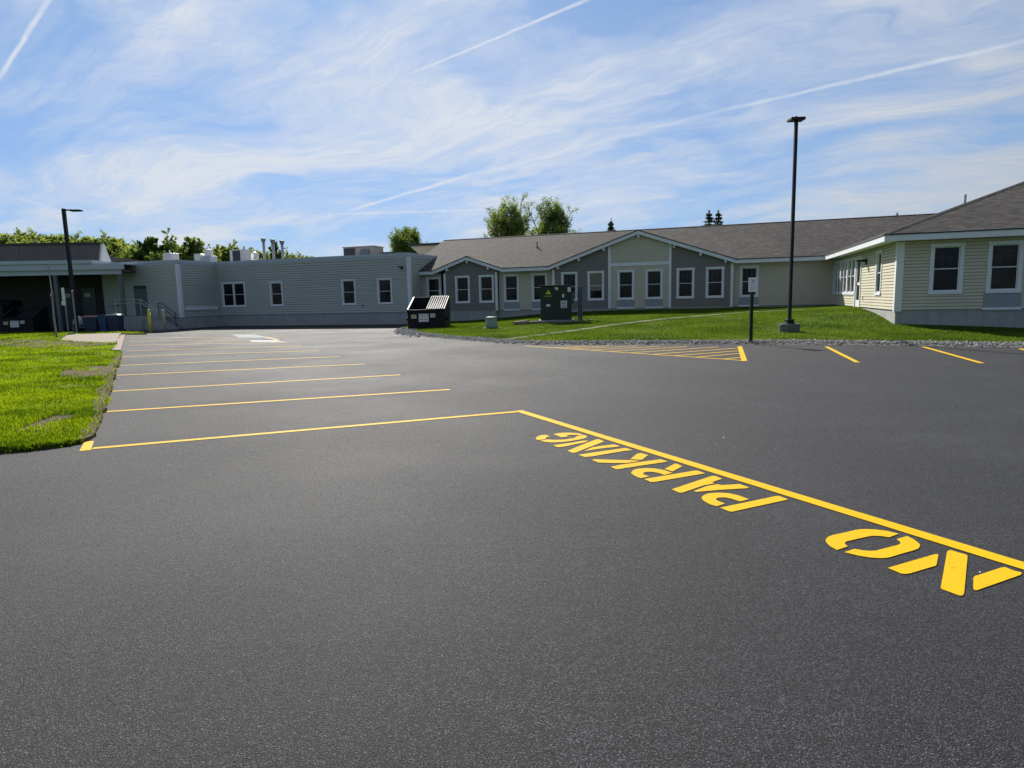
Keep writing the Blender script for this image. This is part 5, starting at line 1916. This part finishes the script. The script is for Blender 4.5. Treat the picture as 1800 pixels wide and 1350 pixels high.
def quads(name, V, tint, mat):
    n = len(V) // 4
    me = bpy.data.meshes.new(name)
    me.vertices.add(len(V))
    me.vertices.foreach_set("co", V.ravel().astype(np.float32))
    me.loops.add(n * 4)
    me.loops.foreach_set("vertex_index", np.arange(n * 4, dtype=np.int32))
    me.polygons.add(n)
    me.polygons.foreach_set("loop_start", np.arange(n, dtype=np.int32) * 4)
    me.polygons.foreach_set("loop_total", np.full(n, 4, np.int32))
    me.update(calc_edges=True)
    me.attributes.new("tint", 'FLOAT', 'FACE').data.foreach_set("value", tint.astype(np.float32))
    me.materials.append(mat)
    return me


def tree_shape(H, R, seed, nl=9, upright=0.6, base=0.3, dens=8, leaf=0.16, fill=1.0, round_=0.6):
    """ascending limbs that fork into side shoots; every shoot carries a loose spray of leaves"""
    r = random.Random(seed)
    tk, lb = MB(), MB()
    bend = [(0, 0, -0.3)]
    x = y = 0
    for i in range(1, 7):
        x += r.uniform(-.08, .08)
        y += r.uniform(-.08, .08)
        bend.append((x, y, H * 0.72 * i / 6))
    tk.tube(bend, [0.026 * H * (1 - i / 8.0) for i in range(7)], 8)
    pts_, spr = [], []

    def env(z):                                        # crown half-width at height z
        f = (z / H - base * 0.8) / (1 - base * 0.8)
        if f <= 0 or f >= 1:
            return 0.0
        return R * (f ** 0.35) * (1 - f) ** (0.62 - 0.3 * round_) * 1.28

    def shoot(p, d, length, lev):
        n = 4
        q = p.copy()
        P = [p.copy()]
        for k in range(n):
            d = (d + Vector((r.uniform(-.22, .22), r.uniform(-.22, .22), r.uniform(-.02, .24)))).normalized()
            q = q + d * (length / n)
            P.append(q.copy())
            lim = env(q.z)
            if math.hypot(q.x, q.y) > lim * r.uniform(0.85, 1.25) or q.z > H * r.uniform(.93, 1.0):
                break
        if lev < 2:
            lb.tube(P, [0.007 * H / (1 + 2.2 * lev) * (1 - 0.16 * k) for k in range(len(P))], 4, False)
        for k in range(1, len(P)):
            if lev >= 1:
                m = 3 if lev == 1 else 2
                for _ in range(m):
                    pts_.append(tuple(P[k - 1].lerp(P[k], r.random())))
                    w = R * (0.036 + 0.026 * r.random())
                    spr.append((w, w, w * 0.9))
            if lev < 2:
                for _ in range(r.choice((2, 2, 3)) if fill >= 1 else r.choice((1, 2))):
                    a = r.uniform(0, 6.28)
                    e = (d * 0.55 + Vector((math.cos(a), math.sin(a), r.uniform(0.1, 0.7)))).normalized()
                    shoot(P[k], e, length * r.uniform(.36, .6), lev + 1)

    for i in range(nl):
        f = base + (0.62 - base) * (i + r.random() * .6) / nl
        a = i * 2.4 + r.uniform(-.5, .5)
        up = r.uniform(.9, 2.2) if r.random() < upright else r.uniform(.3, .9)
        d = Vector((math.cos(a), math.sin(a), up)).normalized()
        shoot(Vector((0, 0, H * f)), d, (H * (1 - f)) * r.uniform(.62, .95), 0)
    V, tint = leaf_cloud(np.array(pts_), leaf, dens, np.array(spr))
    return tk, lb, V, tint


def tree(label, loc, H, R, seed, mat=M_LEAF, group=None, **kw):
    t = thing("tree", label, "tree", loc, 0, group)
    tk, lb, V, tint = tree_shape(H, R, seed, **kw)
    o = tk.build("trunk", M_BARK, t)
    lb.build("limbs", M_BARK, o)
    place("crown", quads("crown", V, tint, mat), t)
    return t


def at(x, y, Yd):
    """point at distance Yd along the sight line of x, y"""
    d = ray(x, y)
    k = Yd / d.y
    return Vector((d.x * k, Yd, EYE + d.z * k))


def top_tree(label, px, ytop, halfpx, Yd, seed, mat=M_LEAF, **kw):
    p = at(px, ytop, Yd)
    H = p.z / 1.0
    return tree(label, (p.x, Yd, 0.0), H, halfpx * Yd / F_PX, seed, mat, **kw)


top_tree("tall green tree behind the shingle roof, left of a close pair", 890, 343, 47, 75, 3, nl=11, upright=.9, base=.26, dens=8, leaf=.082, round_=.45, group="trees behind the long roof")
top_tree("broader green tree behind the shingle roof, right of a close pair", 966, 347, 46, 77, 8, nl=12, upright=.85, base=.26, dens=8, leaf=.082, round_=.6, group="trees behind the long roof")
top_tree("round topped tree beside the cream gable and the air handler", 716, 402, 44, 88, 12, nl=12, upright=.7, base=.32, dens=9, leaf=.095, round_=.9, group="trees behind the long roof")
lefts = [(303, 407, 21, 92, "slim tree rising right behind the white roof vent box"),
         (338, 407, 22, 94, "leafy twin crowned tree above the mushroom vent"),
         (366, 425, 17, 96, "short tree between the leafy twin crown and the dark condenser"),
         (404, 419, 19, 93, "dark spiky tree rising behind the condenser"),
         (432, 423, 17, 95, "narrow tree just left of the tallest flue"),
         (452, 427, 14, 99, "sparse small tree between condenser and flues"),
         (484, 427, 14, 97, "thin tree showing between the flues"),
         (508, 434, 11, 98, "low sparse tree right of the shortest flue"),
         (526, 441, 8, 99, "tiny last tree top right of the flues")]
for i, (x, y, hp, Yd, lab) in enumerate(lefts):
    top_tree(lab, x, y - 4, hp, Yd, 40 + i, M_LEAFW, nl=8, upright=.9, base=.32, dens=10, leaf=.115, round_=.4, group="trees behind the flat roof")
top_tree("dark rounded tree between the wood and the slim trees", 262, 415, 27, 90, 61, M_LEAFD, nl=12, upright=.5, base=.3, dens=18, leaf=.14, round_=1.0, group="trees behind the flat roof")


def conifer(label, px, ytop, Yd, H, R, seed):
    r = random.Random(seed)
    p = at(px, ytop, Yd)
    t = thing("spruce_tree", label, "spruce", (p.x, Yd, p.z - H), 0, "spruces behind the long roof")
    tk = MB()
    tk.tube([(0, 0, 0), (0, 0, H)], [.02 * H, .004 * H], 7)
    tk.build("trunk", M_BARK, t)
    C, S = [], []
    z = H * .15
    while z < H * .985:
        rr = R * (1 - z / H) ** 0.85 + .06
        nb = 6 if z < H * .8 else 4
        for k in range(nb):
            a = 6.28 * k / nb + r.uniform(-.4, .4) + z
            for s in (.3, .55, .8, 1.0):
                q = rr * s * r.uniform(.75, 1.2)
                C.append((math.cos(a) * q, math.sin(a) * q, z - q * .22 + r.uniform(-.08, .08)))
                S.append((.10, .10, .05))
        z += H * .038
    C += [(0, 0, H * f) for f in (.9, .93, .96, .985)]
    S += [(.05, .05, .1)] * 4
    V, tint = leaf_cloud(np.array(C), .13, 13, np.array(S))
    place("crown", quads("crown", V, tint, M_NEEDLE), t)


conifer("small lone spruce tip above the roof left of the big gable", 1074, 387, 80, 9.0, 1.9, 1)
conifer("taller spruce of the close pair above the roof ridge", 1247, 369, 82, 10.5, 2.4, 2)
conifer("thinner spruce of the close pair above the roof ridge", 1263, 370, 84, 10.5, 2.0, 3)
conifer("barely visible spruce tip above the ridge near the right wing", 1577, 374, 82, 10.0, 2.0, 4)

# the wood on the far left, one continuous mass of crowns
VV, TT, tkm = [], [], MB()
protos = [tree_shape(12.0, 3.0, 200 + i, nl=9, upright=.7, base=.25, dens=9, leaf=.155, fill=.8, round_=.7) for i in range(5)]
spots = []
for x in np.arange(-60, 262, 11.0):
    prof = np.interp(x, [-60, 0, 60, 130, 185, 215, 250, 262], [400, 403, 408, 408, 411, 421, 428, 436])
    spots.append((x + rng.uniform(-4, 4), prof + rng.uniform(0, 7), rng.uniform(100, 112)))
for x in np.arange(-70, 300, 12.0):
    spots.append((x + rng.uniform(-5, 5), 424 + max(0, (x - 180) * .12) + rng.uniform(-4, 10), rng.uniform(86, 98)))
for x in np.arange(296, 545, 9.0):                   # lower growth running on behind the flat roof
    spots.append((x + rng.uniform(-4, 4), np.interp(x, [296, 380, 460, 545], [428, 434, 440, 449]) + rng.uniform(-4, 5), rng.uniform(102, 114)))
for i, (x, y, Yd) in enumerate(spots):
    p = at(x, y, Yd)
    tk, lb, V, tint = protos[i % 5]
    s = p.z / 12.0
    a = rng.uniform(0, 6.28)
    Rm = np.array([[math.cos(a), -math.sin(a), 0], [math.sin(a), math.cos(a), 0], [0, 0, 1]])
    VV.append((V * s) @ Rm.T + np.array([p.x, Yd, 0]))
    TT.append(np.clip(tint + rng.uniform(-.25, .25), 0, 1))
    tkm.tube([(p.x, Yd, 0), (p.x, Yd, p.z * .7)], [.3, .1], 6)
wood = place("woods", quads("woods", np.concatenate(VV), np.concatenate(TT), M_LEAFW), kind='stuff')
tr_ = tkm.build("trunks", M_BARK, wood)
tr_['kind'] = 'stuff'
